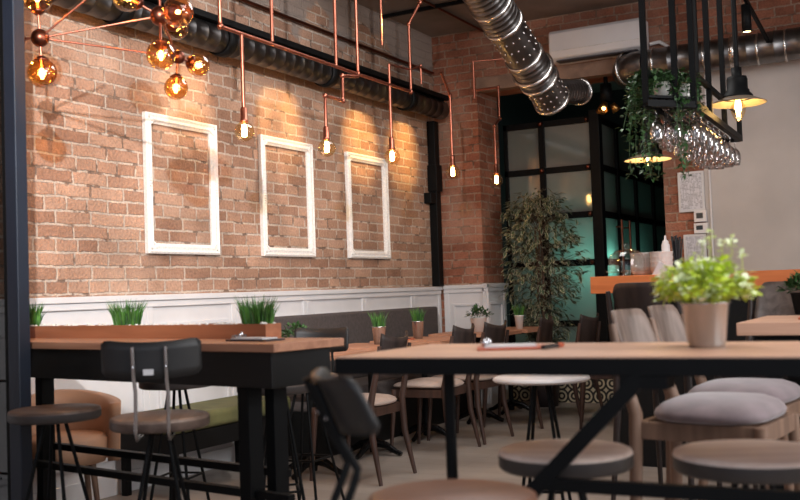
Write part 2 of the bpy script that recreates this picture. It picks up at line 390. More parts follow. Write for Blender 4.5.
# ------------------------------------------------------------------ room shell
WX, BY, CZ = -4.3, 8.62, 3.57
struct('floor', MB().bx((-4.6, -3, -.1), (3.6, 13, 0)), M['floor'])
struct('ceiling', MB().bx((-4.6, -1.0, CZ), (3.6, 13, CZ + .15)), M['ceiling'])
struct('wall_left', MB().bx((WX - .25, -1, 0), (WX, BY, CZ)), M['brick_left'])
wb = MB()
wb.bx((WX - .25, BY, 0), (-3.84, 9.10, CZ))                 # brick pier beside the left wall
wb.bx((-3.84, BY, 2.985), (-2.12, 9.0, CZ))                 # header over the opening
wb.bx((-2.12, BY, 0), (-1.775, 9.0, CZ))                     # brick pier by the bar
wb.bx((-1.775, BY, 2.99), (3.4, 9.0, CZ))                    # brick above the plaster
struct('wall_back', wb, M['brick_back'])
struct('wall_back_plaster', MB().bx((-1.775, BY - .012, 0), (3.4, 8.99, 2.99)), M['plaster'])
struct('wall_right', MB().bx((3.4, 1.5, 0), (3.55, 9.0, CZ)), M['plaster'])
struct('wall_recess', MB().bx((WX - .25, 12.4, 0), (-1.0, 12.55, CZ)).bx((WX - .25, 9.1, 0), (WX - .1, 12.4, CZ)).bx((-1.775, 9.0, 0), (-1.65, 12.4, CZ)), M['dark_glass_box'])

struct('trim_5', MB().bx((-3.84, BY - .012, 2.975), (-2.12, BY + .1, 3.10)), M['render'])
# wainscot: rail, stiles and raised panels
def wainscot(name, along, a0, a1, face, nrm, top, widths):
    mb = MB()
    def bx(u0, u1, z0, z1, d0, d1):
        if along == 'y': mb.bx((face + nrm * d0, u0, z0), (face + nrm * d1, u1, z1))
        else: mb.bx((u0, face + nrm * d0, z0), (u1, face + nrm * d1, z1))
    bx(a0, a1, 0, top - .03, .0, .018)
    bx(a0 - .0, a1, top - .035, top, 0, .05)
    bx(a0, a1, top - .075, top - .035, 0, .036)
    bx(a0, a1, 0, .12, .018, .034)
    u = a0
    for w in widths:
        bx(u, u + .05, .12, top - .075, .018, .03)
        bx(u + w - .05, u + w, .12, top - .075, .018, .03)
        for (x0, x1, z0, z1) in ((u + .09, u + w - .09, top - .20, top - .175), (u + .09, u + w - .09, .2, .225), (u + .09, u + .115, .225, top - .2), (u + w - .115, u + w - .09, .225, top - .2)):
            if x1 > x0: bx(x0, x1, z0, z1, .018, .036)
        u += w
    return struct(name, mb, M['white'], bevel=.004)
wainscot('trim_1', 'y', 2.0, 8.57, WX, 1, 1.147, [.86] * 7 + [.55])
wainscot('trim_2', 'x', WX + .05, -3.79, BY, -1, 1.155, [.46])
wainscot('trim_3', 'y', BY - .05, 9.10, -3.84, 1, 1.16, [.5])
struct('trim_4', MB().bx((-4.2, 9.16, 0.0), (-1.8, 9.19, .26)), M['tile'])

# ------------------------------------------------------------------ glass vestibule in the recess
GX, GY = -2.90, 9.25
gw = thing('glass_partition', 'black steel framed frosted glass vestibule in the dark opening behind the ficus', 'glass partition', (GX, GY, 0))
zs = [.27, .78, 1.12, 1.52, 1.95, 2.29, 2.74]
rails = [.29, .75, 1.33, 1.79, 2.24, 2.70]
xs = [-3.84, -3.44, GX]
fr = MB()
for z in rails: fr.bx((-3.84, GY - .03, z - .03), (GX, GY + .03, z + .03))
fr.bx((-3.47, GY - .035, .26), (-3.41, GY + .035, 2.73))
fr.bx((-3.84, GY - .03, .26), (-3.80, GY + .03, 2.73))
fr.build('frame', M['black'], gw, .004)
MB().bx((GX - .05, GY - .05, 0), (GX + .05, GY + .05, 2.78)).build('corner_post', M['black'], gw, .005)
for i, z in enumerate(rails[:-1]):
    MB().bx((-3.80, GY - .006, z + .03), (-3.47, GY + .006, rails[i + 1] - .03)).build('pane', M['frost'], gw)
    MB().bx((-3.41, GY - .006, z + .03), (GX - .05, GY + .006, rails[i + 1] - .03)).build('pane', M['frost'], gw)
jn = MB()
for z in rails:
    jn.ball((GX - .075, GY - .04, z), .022, 10, 6); jn.ball((-3.44, GY - .045, z), .026, 10, 6)
jn.build('joint_stud', M['copper_dark'], gw)
sf = MB()
for z in rails: sf.bx((GX - .03, GY + .05, z - .03), (GX + .03, 12.3, z + .03))
for y in (9.85, 10.5, 11.2, 12.25): sf.bx((GX - .035, y - .03, .26), (GX + .035, y + .03, 2.73))
sf.build('side_frame', M['black'], gw, .004)
ys = [GY + .05, 9.85, 10.5, 11.2, 12.25]
for i, z in enumerate(rails[:-1]):
    for a, b in zip(ys[:-1], ys[1:]):
        MB().bx((GX - .006, a + .03, z + .03), (GX + .006, b - .03, rails[i + 1] - .03)).build('pane', M['frost'], gw)
hd = MB()
for y in (9.72, 10.0): hd.tube([(GX + .08, y, 1.05), (GX + .08, y, 1.75)], .012, 8); 
for y in (9.72, 10.0):
    for z in (1.12, 1.68): hd.tube([(GX + .02, y, z), (GX + .08, y, z)], .008, 6)
hd.build('door_handle', M['copper'], gw)
light('vestibule_glow', 'POINT', (-3.0, 9.55, 1.32), 11, (.5, 1, .86), shadow_soft_size=.1)  # added teal light behind the frosted panes to make them glow
light('vestibule_glow', 'POINT', (-3.1, 10.5, 1.2), 6, (.5, 1, .86), shadow_soft_size=.12)  # second added teal light, farther back behind the side panes

# ------------------------------------------------------------------ steel window post with glass, beside the camera's left
pst = PD(18.5, 300, 4.17)
w1 = thing('window_1', 'blue-black steel window post and glass pane at the left edge', 'window', (pst.x, pst.y, 0)); w1['kind'] = 'structure'
MB().bx((pst.x - .033, pst.y - .03, 0), (pst.x + .033, pst.y + .03, CZ)).build('post', M['navy_steel'], w1, .004)
MB().bx((pst.x - .062, pst.y - .02, 0), (pst.x - .033, pst.y + .02, CZ)).build('sash', M['black'], w1)
MB().bx((-4.29, pst.y - .004, 0), (pst.x - .062, pst.y + .004, CZ)).build('pane', M['pane'], w1)
rl = MB()
for y in (383, 478):
    z = PY(8, y, pst.y - .03).z; rl.tube([(-4.2, pst.y - .05, z), (pst.x - .066, pst.y - .05, z)], .006, 8)
rl.build('streak_bar', M['chrome'], w1)  # chrome bars standing in for light streaks reflected in the pane

# ------------------------------------------------------------------ picture frames on the left wall
def picture_frame(y0, y1, label):
    t = thing('picture_frame', label, 'picture frame', (WX, (y0 + y1) / 2, 1.40), 0, 'empty white frames on the brick wall')
    z0, z1, w, d = 1.40, 2.272, .064, .05
    mb = MB()
    # moulded rail: stepped profile, mitred
    prof = [(0, 0), (0, .028), (.012, .036), (.026, .028), (.044, .032), (.054, .022), (w, .016), (w, 0)]
    n = len(prof); vs = []
    for (cy, cz, sy, sz) in ((y0, z0, 1, 1), (y1, z0, -1, 1), (y1, z1, -1, -1), (y0, z1, 1, -1)):
        for a, h in prof: vs.append((WX + .003 + h, cy + sy * a, cz + sz * a))
    fs = []
    for k in range(4):
        for i in range(n):
            j = (i + 1) % n; k2 = (k + 1) % 4; fs.append((k * n + i, k2 * n + i, k2 * n + j, k * n + j))
    mb.add(vs, fs)
    mb.build('moulding', M['worn_white'], t)
    for cy, sy in ((y0, 1), (y1, -1)):
        for cz, sz in ((z0, 1), (z1, -1)):
            orn = MB()
            for k in range(7):
                a = k / 6 * PI / 2
                orn.ball((WX + .034, cy + sy * (.03 + .04 * math.cos(a) * (k > 0)), cz + sz * (.03 + .04 * math.sin(a) * (k < 6))), .008, 8, 5)
            orn.build('corner_ornament', M['worn_white'], t)
    zc = (z0 + z1) / 2
    for cy, sy in ((y0, 1), (y1, -1)):
        orn = MB()
        for k in range(-3, 4): orn.ball((WX + .034, cy + sy * .03, zc + k * .018), .009 - abs(k) * .001, 8, 5, (1, 1.3, 1))
        orn.build('side_ornament', M['worn_white'], t)
picture_frame(4.60, 5.283, 'empty white carved frame on the brick, nearest the dark window post')
picture_frame(5.772, 6.436, 'empty white carved frame hanging between the two other white frames')
picture_frame(6.94, 7.61, 'empty white carved frame nearest the black wall pipe')

# ------------------------------------------------------------------ ducts
def duct_mesh(p0, p1, r, step=.12, rim=None, flange=()):
    p0, p1 = V(p0), V(p1); L = (p1 - p0).length; ax = (p1 - p0)
    prof = [(r, 0)]; z = step
    while z < L - .02:
        prof += [(r, z - .008), (r * 1.035, z - .004), (r * 1.035, z + .004), (r, z + .008)]; z += step
    prof.append((r, L))
    return MB().lathe(prof, 32, p0, ax, 0)
dz = 2.81; dx = -4.14
t = thing('wall_duct', 'long dark round duct clamped along the top of the brick wall', 'duct', (dx, 2.2, dz))
mb = duct_mesh((dx, 2.2, dz), (dx, 8.45, dz), .088, .12); mb.disc((dx, 8.45, dz), .086, 24, (0, 1, 0)); mb.build('duct_pipe', M['galv_dark'], t)
MB().bx((WX, 2.2, dz + .085), (dx + .085, 8.45, dz + .125)).build('top_strip', M['black'], t)  # plain black strip along the top of the duct
for y in (3.3, 4.25, 5.2, 6.45, 7.75):
    c = MB(); c.lathe([(.089, -.04), (.104, -.04), (.104, .04), (.089, .04)], 28, (dx, y, dz), (0, 1, 0), closed=True); c.bx((WX, y - .03, dz - .02), (dx - .1, y + .03, dz + .02)); c.build('clamp', M['black'], t)

t = thing('ceiling_duct', 'big ribbed galvanised duct slanting down from the ceiling past the air conditioner', 'duct', PD(478, -6, 7.1))
p0, p1 = PD(474, -22, 6.9), PD(553, 101, 7.9)
ax = (p1 - p0).normalized(); Ld = (p1 - p0).length; r = .138
segs = [(0, .34, 'ribbed'), (.34, .60, 'bolted'), (.60, .80, 'ribbed'), (.80, 1.0, 'bolted')]
q_top = p0 + ax * ((CZ + .1 - p0.z) / ax.z)
duct_mesh(q_top, p0 + ax * .01, r * 1.04, .045).build('ribbed_section', M['galv'], t)
for a, b, kd in segs:
    q0, q1 = p0 + ax * (Ld * a), p0 + ax * (Ld * b)
    if kd == 'ribbed': duct_mesh(q0, q1, r * 1.04, .045).build('ribbed_section', M['galv'], t)
    else:
        bm_ = MB().lathe([(r, 0), (r, (q1 - q0).length)], 32, q0, ax); x = ax.orthogonal().normalized(); y = ax.cross(x)
        for k in range(16):
            for zz in (.25, .5, .75):
                an = 2 * PI * k / 16; bm_.ball(q0.lerp(q1, zz) + (x * math.cos(an) + y * math.sin(an)) * r, .009, 6, 4, mi=1)
        bm_.build('riveted_section', [M['galv'], M['galv_bright']], t)
for a, rr in ((.2, 1.1), (.34, 1.12), (.60, 1.1), (.72, 1.22), (.80, 1.16), (.985, 1.1)):
    q = p0 + ax * (Ld * a); MB().lathe([(r * .96, -.014), (r * rr, -.012), (r * rr, .012), (r * .96, .014)], 36, q, ax, closed=True).build('flange', M['galv_bright'], t)
e0 = p1 - ax * .12; e1 = PD(580, 92, 8.3)
mm = duct_mesh(e0, e1, .10, .05); mm.build('branch_pipe', M['galv'], t)
q = e1; MB().lathe([(.09, -.012), (.112, -.01), (.112, .01), (.09, .012)], 30, q, (e1 - e0), closed=True).build('flange', M['galv_bright'], t)
MB().disc(p1, r * .98, 28, ax).disc(e1, .098, 28, e1 - e0).build('dark_interior', M['dark_glass_box'], t)

rz_ = 2.965; ry = 8.42
t = thing('wall_duct', 'shiny galvanised duct running above the plaster wall behind the glass rack', 'duct', (-2.2, ry, rz_))
mb = duct_mesh((-2.18, ry, rz_), (3.2, ry, rz_ + .02), .125, .21); mb.build('duct_pipe', M['galv'], t)
pts = [(-2.18, ry, rz_), (-2.26, ry + .01, rz_), (-2.33, ry + .05, rz_ - .005), (-2.37, ry + .11, rz_ - .01), (-2.38, ry + .19, rz_ - .012)]
MB().tube(pts, [.125, .13, .13, .13, .13], 28).build('elbow', M['galv'], t)
MB().lathe([(.12, -.012), (.142, -.01), (.142, .01), (.12, .012)], 30, (-2.36, ry + .07, rz_), (-1, .55, 0), closed=True).build('flange', M['galv_bright'], t)
for k in range(24): MB().lathe([(.124, -.009), (.133, -.007), (.133, .007), (.124, .009)], 30, (-2.1 + k * .21, ry, rz_ + .002), (1, 0, 0), closed=True).build('ring', M['galv_bright'], t)
for x in (-1.45, -.2, 1.2):
    MB().lathe([(.126, -.02), (.136, -.02), (.136, .02), (.126, .02)], 28, (x, ry, rz_ + .006), (1, 0, 0), closed=True).bx((x - .015, ry, rz_ + .1), (x + .015, BY, rz_ + .13)).build('clamp', M['galv_bright'], t)

# ------------------------------------------------------------------ air conditioner
acx0, acx1, acz0, acz1 = -3.035, -2.19, 3.11, 3.385
t = thing('air_conditioner', 'long white wall-mounted air conditioner on the brick above the dark opening', 'air conditioner', ((acx0 + acx1) / 2, BY, acz0))
prof = [(0, acz0), (-.13, acz0), (-.19, acz0 + .03), (-.21, acz0 + .09), (-.205, acz1 - .03), (-.18, acz1), (0, acz1)]
mb = MB(); mb.prism(prof, acx0, acx1, lambda a, b, z: (z, BY + a, b)); mb.build('housing', M['white_plastic'], t, .012, seg=3)
MB().bx((acx0 + .06, BY - .185, acz0 - .004), (acx1 - .06, BY - .09, acz0 + .006)).build('air_outlet', M['menu_dark'], t)
MB().bx((acx0 + .02, BY - .2125, acz0 + .085), (acx1 - .02, BY - .2085, acz0 + .09)).build('panel_seam', M['pebble'], t)
t = tag(MB().tube([(acx1 + .02, BY - .06, acz0 + .06), (acx1 + .10, BY - .05, acz0 + .07), (acx1 + .17, BY - .04, acz0 + .02), (acx1 + .19, BY - .04, acz0 - .07)], .016, 8).build('drain_hose', M['white_plastic']), 'short white hose curling out beside the white air conditioner', 'hose')

# ------------------------------------------------------------------ black wall pipe with valve box
pz = PX(433.5, 150, WX)
t = thing('wall_pipe', 'black square downpipe with small valve box in the corner of the brick wall', 'pipe', (WX + .05, 8.5, 1.15))
MB().bx((WX + .005, 8.44, 1.15), (WX + .085, 8.53, 2.72)).build('pipe_run', M['black'], t, .005)
MB().bx((WX + .005, 8.33, 1.93), (WX + .08, 8.44, 2.03)).build('valve_box', M['black'], t, .006)
MB().bx((WX + .0, 8.425, 2.05), (WX + .1, 8.545, 2.30)).build('sleeve', M['black'], t, .005)

# ------------------------------------------------------------------ copper pendants
LX = -3.4
def socket_bulb(root, x, y, z, rg=.056):
    """bulb centre at z"""
    MB().lathe([(.0, .135), (.013, .135), (.02, .125), (.02, .066), (.024, .062), (.024, .05), (0, .05)], 14, (x, y, z)).build('socket', M['copper'], root)
    s = MB().lathe([(.02, .054)] + [(rg * math.sin(a), rg * math.cos(a) - .002) for a in [(.42 + k * .245) for k in range(12)]], 24, (x, y, z)).build('bulb', M['clear_amber'], root)
    f = MB().lathe([(.0, .038), (.011, .038), (.015, .02), (.015, -.026), (.011, -.03), (0, -.03)], 10, (x, y, z)); f.build('filament', M['filament_hot'], s)
    light('bulb_glow', 'POINT', (x, y, z - .03), 3.2, (1, .60, .24), shadow_soft_size=.02)
def elbow_pipe(pts, rad=.011, n=8):
    mb = MB(); mb.tube(pts[:2], rad, n) if len(pts) == 2 else None
    if len(pts) > 2:
        out = [V(pts[0])]
        for a, b, c in zip(pts[:-2], pts[1:-1], pts[2:]):
            a, b, c = V(a), V(b), V(c); d0 = (a - b).normalized() * .025; d1 = (c - b).normalized() * .025
            out += [b + d0, b + d0 * .3 + d1 * .3, b + d1]
        out.append(V(pts[-1])); mb.tube(out, rad, n)
        for p in pts[1:-1]: mb.ball(p, rad * 1.6, 8, 6)
    return mb
def pendant(label, y, bz, pts):
    t = thing('pendant_lamp', label, 'pendant lamp', (LX, y, bz), 0, 'copper pipe pendants along the brick wall')
    elbow_pipe(pts).build('copper_pipe', M['copper'], t)
    socket_bulb(t, LX, y, bz)
ys5 = [4.445, 5.285, 6.13, 7.11, 7.98]
pendant('copper pipe pendant with glowing bulb hanging just right of the first white frame', ys5[0], 2.035, [(LX, ys5[0], 2.165), (LX, ys5[0], 2.585)])
pendant('stepped copper pipe pendant with glowing bulb above the gap between second and third frames', ys5[1], 2.035, [(LX, ys5[1], 2.165), (LX, ys5[1], 2.365), (LX, 5.50, 2.365), (LX, 5.50, 2.53), (LX, 5.70, 2.56)])
pendant('copper pipe pendant with glowing bulb at the right edge of the third frame', ys5[2], 2.065, [(LX, ys5[2], 2.2), (LX, ys5[2], 2.72)])
pendant('copper pipe pendant with glowing bulb in front of the brick pier', ys5[3], 2.04, [(LX, ys5[3], 2.17), (LX, ys5[3], 2.655), (LX + .02, 6.92, 2.80)])
pendant('copper pipe pendant with glowing bulb farthest along the wall, before the frosted glass', ys5[4], 2.05, [(LX, ys5[4], 2.18), (LX, ys5[4], 2.52), (LX, 8.10, 2.60), (LX, 8.10, 2.88), (LX - .25, 8.10, 2.88)])
t = thing('pipe_run', 'copper pipe grid running under the ceiling and carrying the bulb pendants', 'copper pipes', (LX, 5, 2.585))
elbow_pipe([(LX, 4.258, CZ), (LX, 4.258, 2.585), (LX, 5.70, 2.575)]).build('feed_pipe', M['copper'], t)
elbow_pipe([(LX, 5.70, CZ), (LX, 5.70, 2.575), (LX, 6.45, 2.575), (LX, 6.45, 3.08), (LX + .1, 6.45, 3.22), (LX + .1, 6.45, CZ)]).build('feed_pipe', M['copper'], t)
for y, z in ((4.735, 2.62), (5.43, 2.595)): MB().tube([(LX, y, z - .02), (LX, y, CZ)], .011, 8).build('drop_pipe', M['copper'], t)
MB().tube([(LX, 6.04, 2.84), (LX, 6.04, CZ)], .009, 8).build('drop_pipe', M['copper'], t)
elbow_pipe([(LX, 6.13, 2.72), (LX, 6.45, 2.74), (LX, 6.62, 2.80), (LX, 6.62, 2.66)], .008).build('bridge_pipe', M['copper'], t)
MB().tube([(LX, 7.58, 2.70), (LX, 7.58, 3.01)], .011, 8).tube([(LX, 7.58, 3.01), (LX + .5, 7.9, 3.05)], .007, 6).build('drop_pipe', M['copper'], t)
for x, z in ((-4.26, 2.985), (-4.26, 3.2)): MB().tube([(x, 2.5, z), (x, 8.55, z)], .013, 8).build('wall_run', M['copper_dark'], t)
for x in (-3.75, -3.45): MB().tube([(x, 3.0, CZ - .03), (x, 8.6, CZ - .03)], .012, 8).build('ceiling_run', M['copper_dark'], t)
t = tag(MB().bar(PZ(372, 19, CZ - .03), PZ(470, 0, CZ - .03), .03, .03).build('ceiling_rail', M['black']), 'thin black rail crossing the concrete ceiling left of the slanting duct', 'rail')
# ------------------------------------------------------------------ globe chandelier
hz = 4.5
H1, H2, H3 = PD(40, 38, hz), PD(160, 16, 4.6), PD(178, 57, 4.75)
ch = thing('chandelier', 'copper branching chandelier with round amber glass globes at upper left', 'chandelier', (H2.x, H2.y, CZ))
MB().tube([H2, (H2.x, H2.y, CZ)], .008, 8).lathe([(0, 0), (.06, 0), (.06, -.02), (.02, -.03)], 20, (H2.x, H2.y, CZ)).build('stem', M['copper_dark'], ch)
for h, r_ in ((H1, .041), (H2, .046), (H3, .034)): MB().ball(h, r_, 18, 12).build('hub', M['copper_dark'], ch)
for a, b in ((H1, H2), (H1, H3), (H2, H3), (H1, PD(92, -6, 4.5))): MB().tube([a, b], .0048, 8).build('arm', M['copper'], ch)
globes = [((37, -3), 4.5, H1, .070), ((42, 73), 4.5, H1, .066), ((8, 39), 4.5, H1, .066), ((161, 55), 4.5, H2, .066), ((176, 88), 4.75, H3, .056), ((198, 65), 4.85, H3, .056), ((178, 12), 4.25, H2, .066), ((176, 27), 4.85, H2, .062), ((127, -3), 4.55, H2, .066)]
for (gx, gy), d, h, r_ in globes:
    c = PD(gx, gy, d); ax = (h - c).normalized()
    MB().tube([h, c + ax * r_ * .9], .006, 8).build('arm', M['copper'], ch)
    g = MB().ball(c, r_, 24, 16).build('globe', M['amber'], ch)
    MB().lathe([(0, r_ + .012), (.012, r_ + .012), (.03, r_ * .98), (.034, r_ * .86), (.012, r_ * .85), (.010, r_ * .35), (0, r_ * .35)], 16, c, ax).build('cup', M['copper_dark'], g)
    MB().lathe([(0, r_ * .34), (.007, r_ * .3), (.009, -r_ * .1), (.006, -r_ * .4), (0, -r_ * .42)], 8, c, ax).build('filament', M['filament_hot'], g)
    light('globe_glow', 'POINT', c, 4.5 if gx < 60 else 3, (1, .58, .22), shadow_soft_size=.02)

# ------------------------------------------------------------------ industrial pendant and friends (right)
def shade_lamp(label, c, rod_top, r=.158, power=10, group=None, bz=0):
    """c = centre of shade rim"""
    x, y, z = c
    t = thing('pendant_lamp', label, 'pendant lamp', (x, y, z), 0, group)
    MB().tube([(x, y, z + .14), (x, y, rod_top)], .014, 10).lathe([(0, .215), (.03, .215), (.03, .16)], 16, (x, y, z)).build('rod', M['black'], t)
    MB().lathe([(0, .165), (.055, .16), (.06, .145), (.06, .085), (.068, .08), (.068, .07), (.085, .05), (.09, .03), (.06, .028)], 28, (x, y, z)).build('cap', M['black'], t)
    MB().lathe([(.05, .034), (.088, .03), (r, 0)], 40, (x, y, z), mi=1).lathe([(r, 0), (r + .004, .004), (.09, .036), (.05, .04), (.05, .034)], 40, (x, y, z), mi=0).build('shade', [M['shade_out'], M['enamel']], t)
    b = MB().lathe([(.02, .03), (.026, .01), (.045, -.02), (.04, -.05), (.022, -.09), (.012, -.105), (0, -.107)], 20, (x, y, z + bz)).build('bulb', M['clear'], t)
    MB().lathe([(0, .02), (.014, .02), (.018, -.02), (.008, -.07), (0, -.075)], 10, (x, y, z + bz)).build('filament', M['filament_hot'], b)
    light('pendant_glow', 'POINT', (x, y, z - .045), power, (1, .66, .30), shadow_soft_size=.025)
M['enamel'] = plain('cream_enamel', (236, 222, 190), .4, 0, .03, 10)
M['shade_out'] = plain('shade_metal', (120, 104, 88), .45, .2, .1, 10)
shade_lamp('black industrial pendant with wide flat shade and lit bulb before the plaster wall', PD(738, 104, 5.9), CZ, .160, 1.5)
shade_lamp('dark pendant lamp half hidden behind the hanging plant, its shade underside lit', PD(648, 160, 7.4), CZ, .17, 4, None, .06)
c = PY(606, 90, 8.78); c.z = 2.86
t = thing('spot_cluster', 'black ceiling spot cluster with three brass cups below the brick beam', 'spot lamp', (c.x, c.y, c.z))
MB().tube([(c.x, c.y, c.z - .08), (c.x, c.y, 2.984)], .02, 8).lathe([(0, .06), (.05, .06), (.055, -.1), (0, -.1)], 18, (c.x, c.y, c.z)).build('body', M['black'], t)
for k in range(3):
    a = k * 2 * PI / 3 + .5; d = V((math.cos(a), math.sin(a), -1.6)).normalized(); o = V((c.x + math.cos(a) * .05, c.y + math.sin(a) * .05, c.z - .12))
    q = MB().lathe([(.0, 0), (.025, .0), (.042, .08), (.038, .08), (.022, .01), (0, .01)], 16, o, d).build('brass_cup', M['brass'], t)
    MB().ball(o + d * .06, .016, 10, 6).build('bulb', M['filament'], q)
tp, tq = PD(742, -6, 7.2), PD(768, 42, 8.05)
t = thing('track_spot', 'small black cylinder spotlight, lit, on a rail above the right duct', 'spot lamp', PD(747, 30, 7.3))
MB().bar(PD(735, -20, 7.0), PD(768, 41, 7.9), .022, .03).build('rail', M['black'], t)
c = PD(747, 32, 7.3); MB().lathe([(0, .20), (.034, .20), (.034, 0), (.03, 0), (.03, .02), (0, .02)], 20, c).tube([c + V((0, 0, .2)), (c.x, c.y, CZ)], .008, 6).build('barrel', M['black'], t)
MB().disc(c + V((0, 0, .004)), .028, 18).build('lens', M['lamp_face'], t)

# ------------------------------------------------------------------ overhead glass rack
rk = thing('glass_rack', 'black steel bar rack hung from the ceiling, holding wine glasses upside down', 'glass rack', (-1.2, 5.2, 2.05))
RA, RB = PZ(645, 101, 2.05), PZ(695, 103, 2.05)
rxL, rxR, ry0, ry1, rz0 = -1.60, -1.145, 5.27, 6.83, 2.05
fp = MB()
for (x, y) in ((PD(647, 90, 5.2).x, 5.2),): pass
def rack_bar(p, q, w=.03): MB().bar(p, q, w, w).build('bar', M['black'], rk)
fl = PD(646, 101, 5.2); fr_ = PD(694, 102, 5.3); bl = PD(700, 139, 6.75); brr = PD(740, 138, 6.65)
zc_ = 2.05
fl.z = fr_.z = bl.z = brr.z = zc_
for p, q in ((fl, fr_), (fr_, brr), (brr, bl), (bl, fl)): rack_bar(p, q, .034)
up = V((0, 0, .17))
for p, q in ((fr_ + up, brr + up), (fl + up, bl + up)): rack_bar(p, q, .026)
for p in (fl, fr_, bl, brr, fl.lerp(fr_, .62), fr_.lerp(brr, .3), fr_.lerp(brr, .62)):
    MB().bar(p, (p.x, p.y, CZ), .029, .029).build('hanger', M['black'], rk)
sh = MB(); 
for k in range(7):
    a, b = fl.lerp(fr_, k / 6), bl.lerp(brr, k / 6); sh.bar(a + V((0, 0, .02)), b + V((0, 0, .02)), .02, .012)
sh.build('glass_rails', M['black'], rk)
shelf = MB(); a, b, c2, d2 = fl, fr_, fl.lerp(bl, .28), fr_.lerp(brr, .28)
shelf.add([p + V((0, 0, h)) for h in (.032, .045) for p in (a, b, d2, c2)], [(3, 2, 1, 0), (4, 5, 6, 7), (0, 1, 5, 4), (1, 2, 6, 5), (2, 3, 7, 6), (3, 0, 4, 7)])
shelf.build('shelf', M['black'], rk)
# glasses
prof = [(.034, 0), (.034, -.003), (.006, -.008), (.004, -.02), (.004, -.085), (.008, -.095), (.03, -.115), (.041, -.145), (.043, -.17), (.038, -.20), (.033, -.222), (.0318, -.222), (.0368, -.2), (.0418, -.17), (.0398, -.146), (.029, -.118), (.006, -.1)]
gl0 = MB().lathe(prof, 20).build('wine_glass', M['wineglass'])
rows = ['row nearest the plaster wall', 'second row from the plaster wall', 'third row from the plaster wall', 'fourth row from the plaster wall', 'row nearest the hanging plant']
first = True
for r_ in range(5):
    u = .93 - r_ * .2
    for k in range(8):
        v_ = .05 + k * .125 + (r_ % 2) * .03
        if v_ > 1: continue
        p = fl.lerp(fr_, u).lerp(bl.lerp(brr, u), v_) + V((0, 0, .012))
        g = gl0 if first else gl0.copy()
        if not first: COL.objects.link(g)
        first = False
        g.location = p; s_ = random.uniform(.82, .98); g.scale = (s_, s_, random.uniform(.86, .98))
        tag(g, f'clear wine glass hanging upside down from the rack, {rows[r_]}', 'wine glass', 'wine glasses hanging in the rack, ' + rows[r_])

# ------------------------------------------------------------------ plants
def leaf_verts(p, d, up, L, w):
    d = d.normalized(); s = d.cross(up)
    if s.length < 1e-3: s = d.orthogonal()
    s.normalize(); n = s.cross(d)
    return p, d, s, n
def leaf(mb, p, d, L, w, rim=False, mi=0, droop=.15):
    d = V(d).normalized(); up = V((random.uniform(-.4, .4), random.uniform(-.4, .4), 1)); s = d.cross(up)
    if s.length < 1e-3: s = d.orthogonal()
    s.normalize(); n = s.cross(d).normalized(); p = V(p)
    m1 = p + d * L * .38 - n * 0; tip = p + d * L - n * L * droop
    l, r = m1 + s * w * .5 + n * w * .12, m1 - s * w * .5 + n * w * .12
    q = p + d * L * .72 - n * L * droop * .4; l2, r2 = q + s * w * .34 + n * w * .08, q - s * w * .34 + n * w * .08
    if not rim:
        mb.add([p, l, l2, tip, r2, r, m1, q], [(0, 6, 1), (1, 6, 7, 2), (2, 7, 3), (0, 5, 6), (5, 4, 7, 6), (4, 3, 7)], mi, True)
    else:
        k = .74; li, ri, li2, ri2 = m1.lerp(l, k), m1.lerp(r, k), q.lerp(l2, k), q.lerp(r2, k); ti = q.lerp(tip, .7)
        mb.add([p, li, li2, ti, ri2, ri, m1, q], [(0, 6, 1), (1, 6, 7, 2), (2, 7, 3), (0, 5, 6), (5, 4, 7, 6), (4, 3, 7)], 0, True)
        mb.add([p, l, l2, tip, r2, r, li, li2, ti, ri2, ri], [(0, 6, 1), (1, 6, 7, 2), (2, 7, 8, 3), (0, 5, 10), (5, 4, 9, 10), (4, 3, 8, 9)], 1, True)
def grass_tuft(mb, c, n, rx_, ry_, h, spread=.5, w=.006):
    c = V(c)
    for _ in range(n):
        a = random.uniform(0, 2 * PI); q = math.sqrt(random.random())
        b = c + V((math.cos(a) * rx_ * q, math.sin(a) * ry_ * q, 0)); hh = h * random.uniform(.55, 1.05)
        out = V((math.cos(a), math.sin(a), 0)) * hh * spread * q * random.uniform(.5, 1.2) + V((random.uniform(-1, 1), random.uniform(-1, 1), 0)) * hh * .12
        sd = V((random.uniform(-1, 1), random.uniform(-1, 1), 0)).normalized() * w / 2
        m1 = b + out * .35 + V((0, 0, hh * .6)); tp = b + out + V((0, 0, hh))
        mb.add([b - sd, b + sd, m1 + sd * .8, m1 - sd * .8, tp], [(0, 1, 2, 3), (3, 2, 4)], random.choice((0, 0, 1)), False)
def pot(root, x, y, z, rt, rb, h, mat):
    MB().lathe([(0, 0), (rb, 0), (rt, h - .008), (rt + .003, h - .006), (rt + .003, h), (rt - .003, h), (rb - .003, .006)], 28, (x, y, z)).build('pot', mat, root)
    MB().disc((x, y, z + h * .88), rt * .95, 20).build('soil', M['soil'], root)

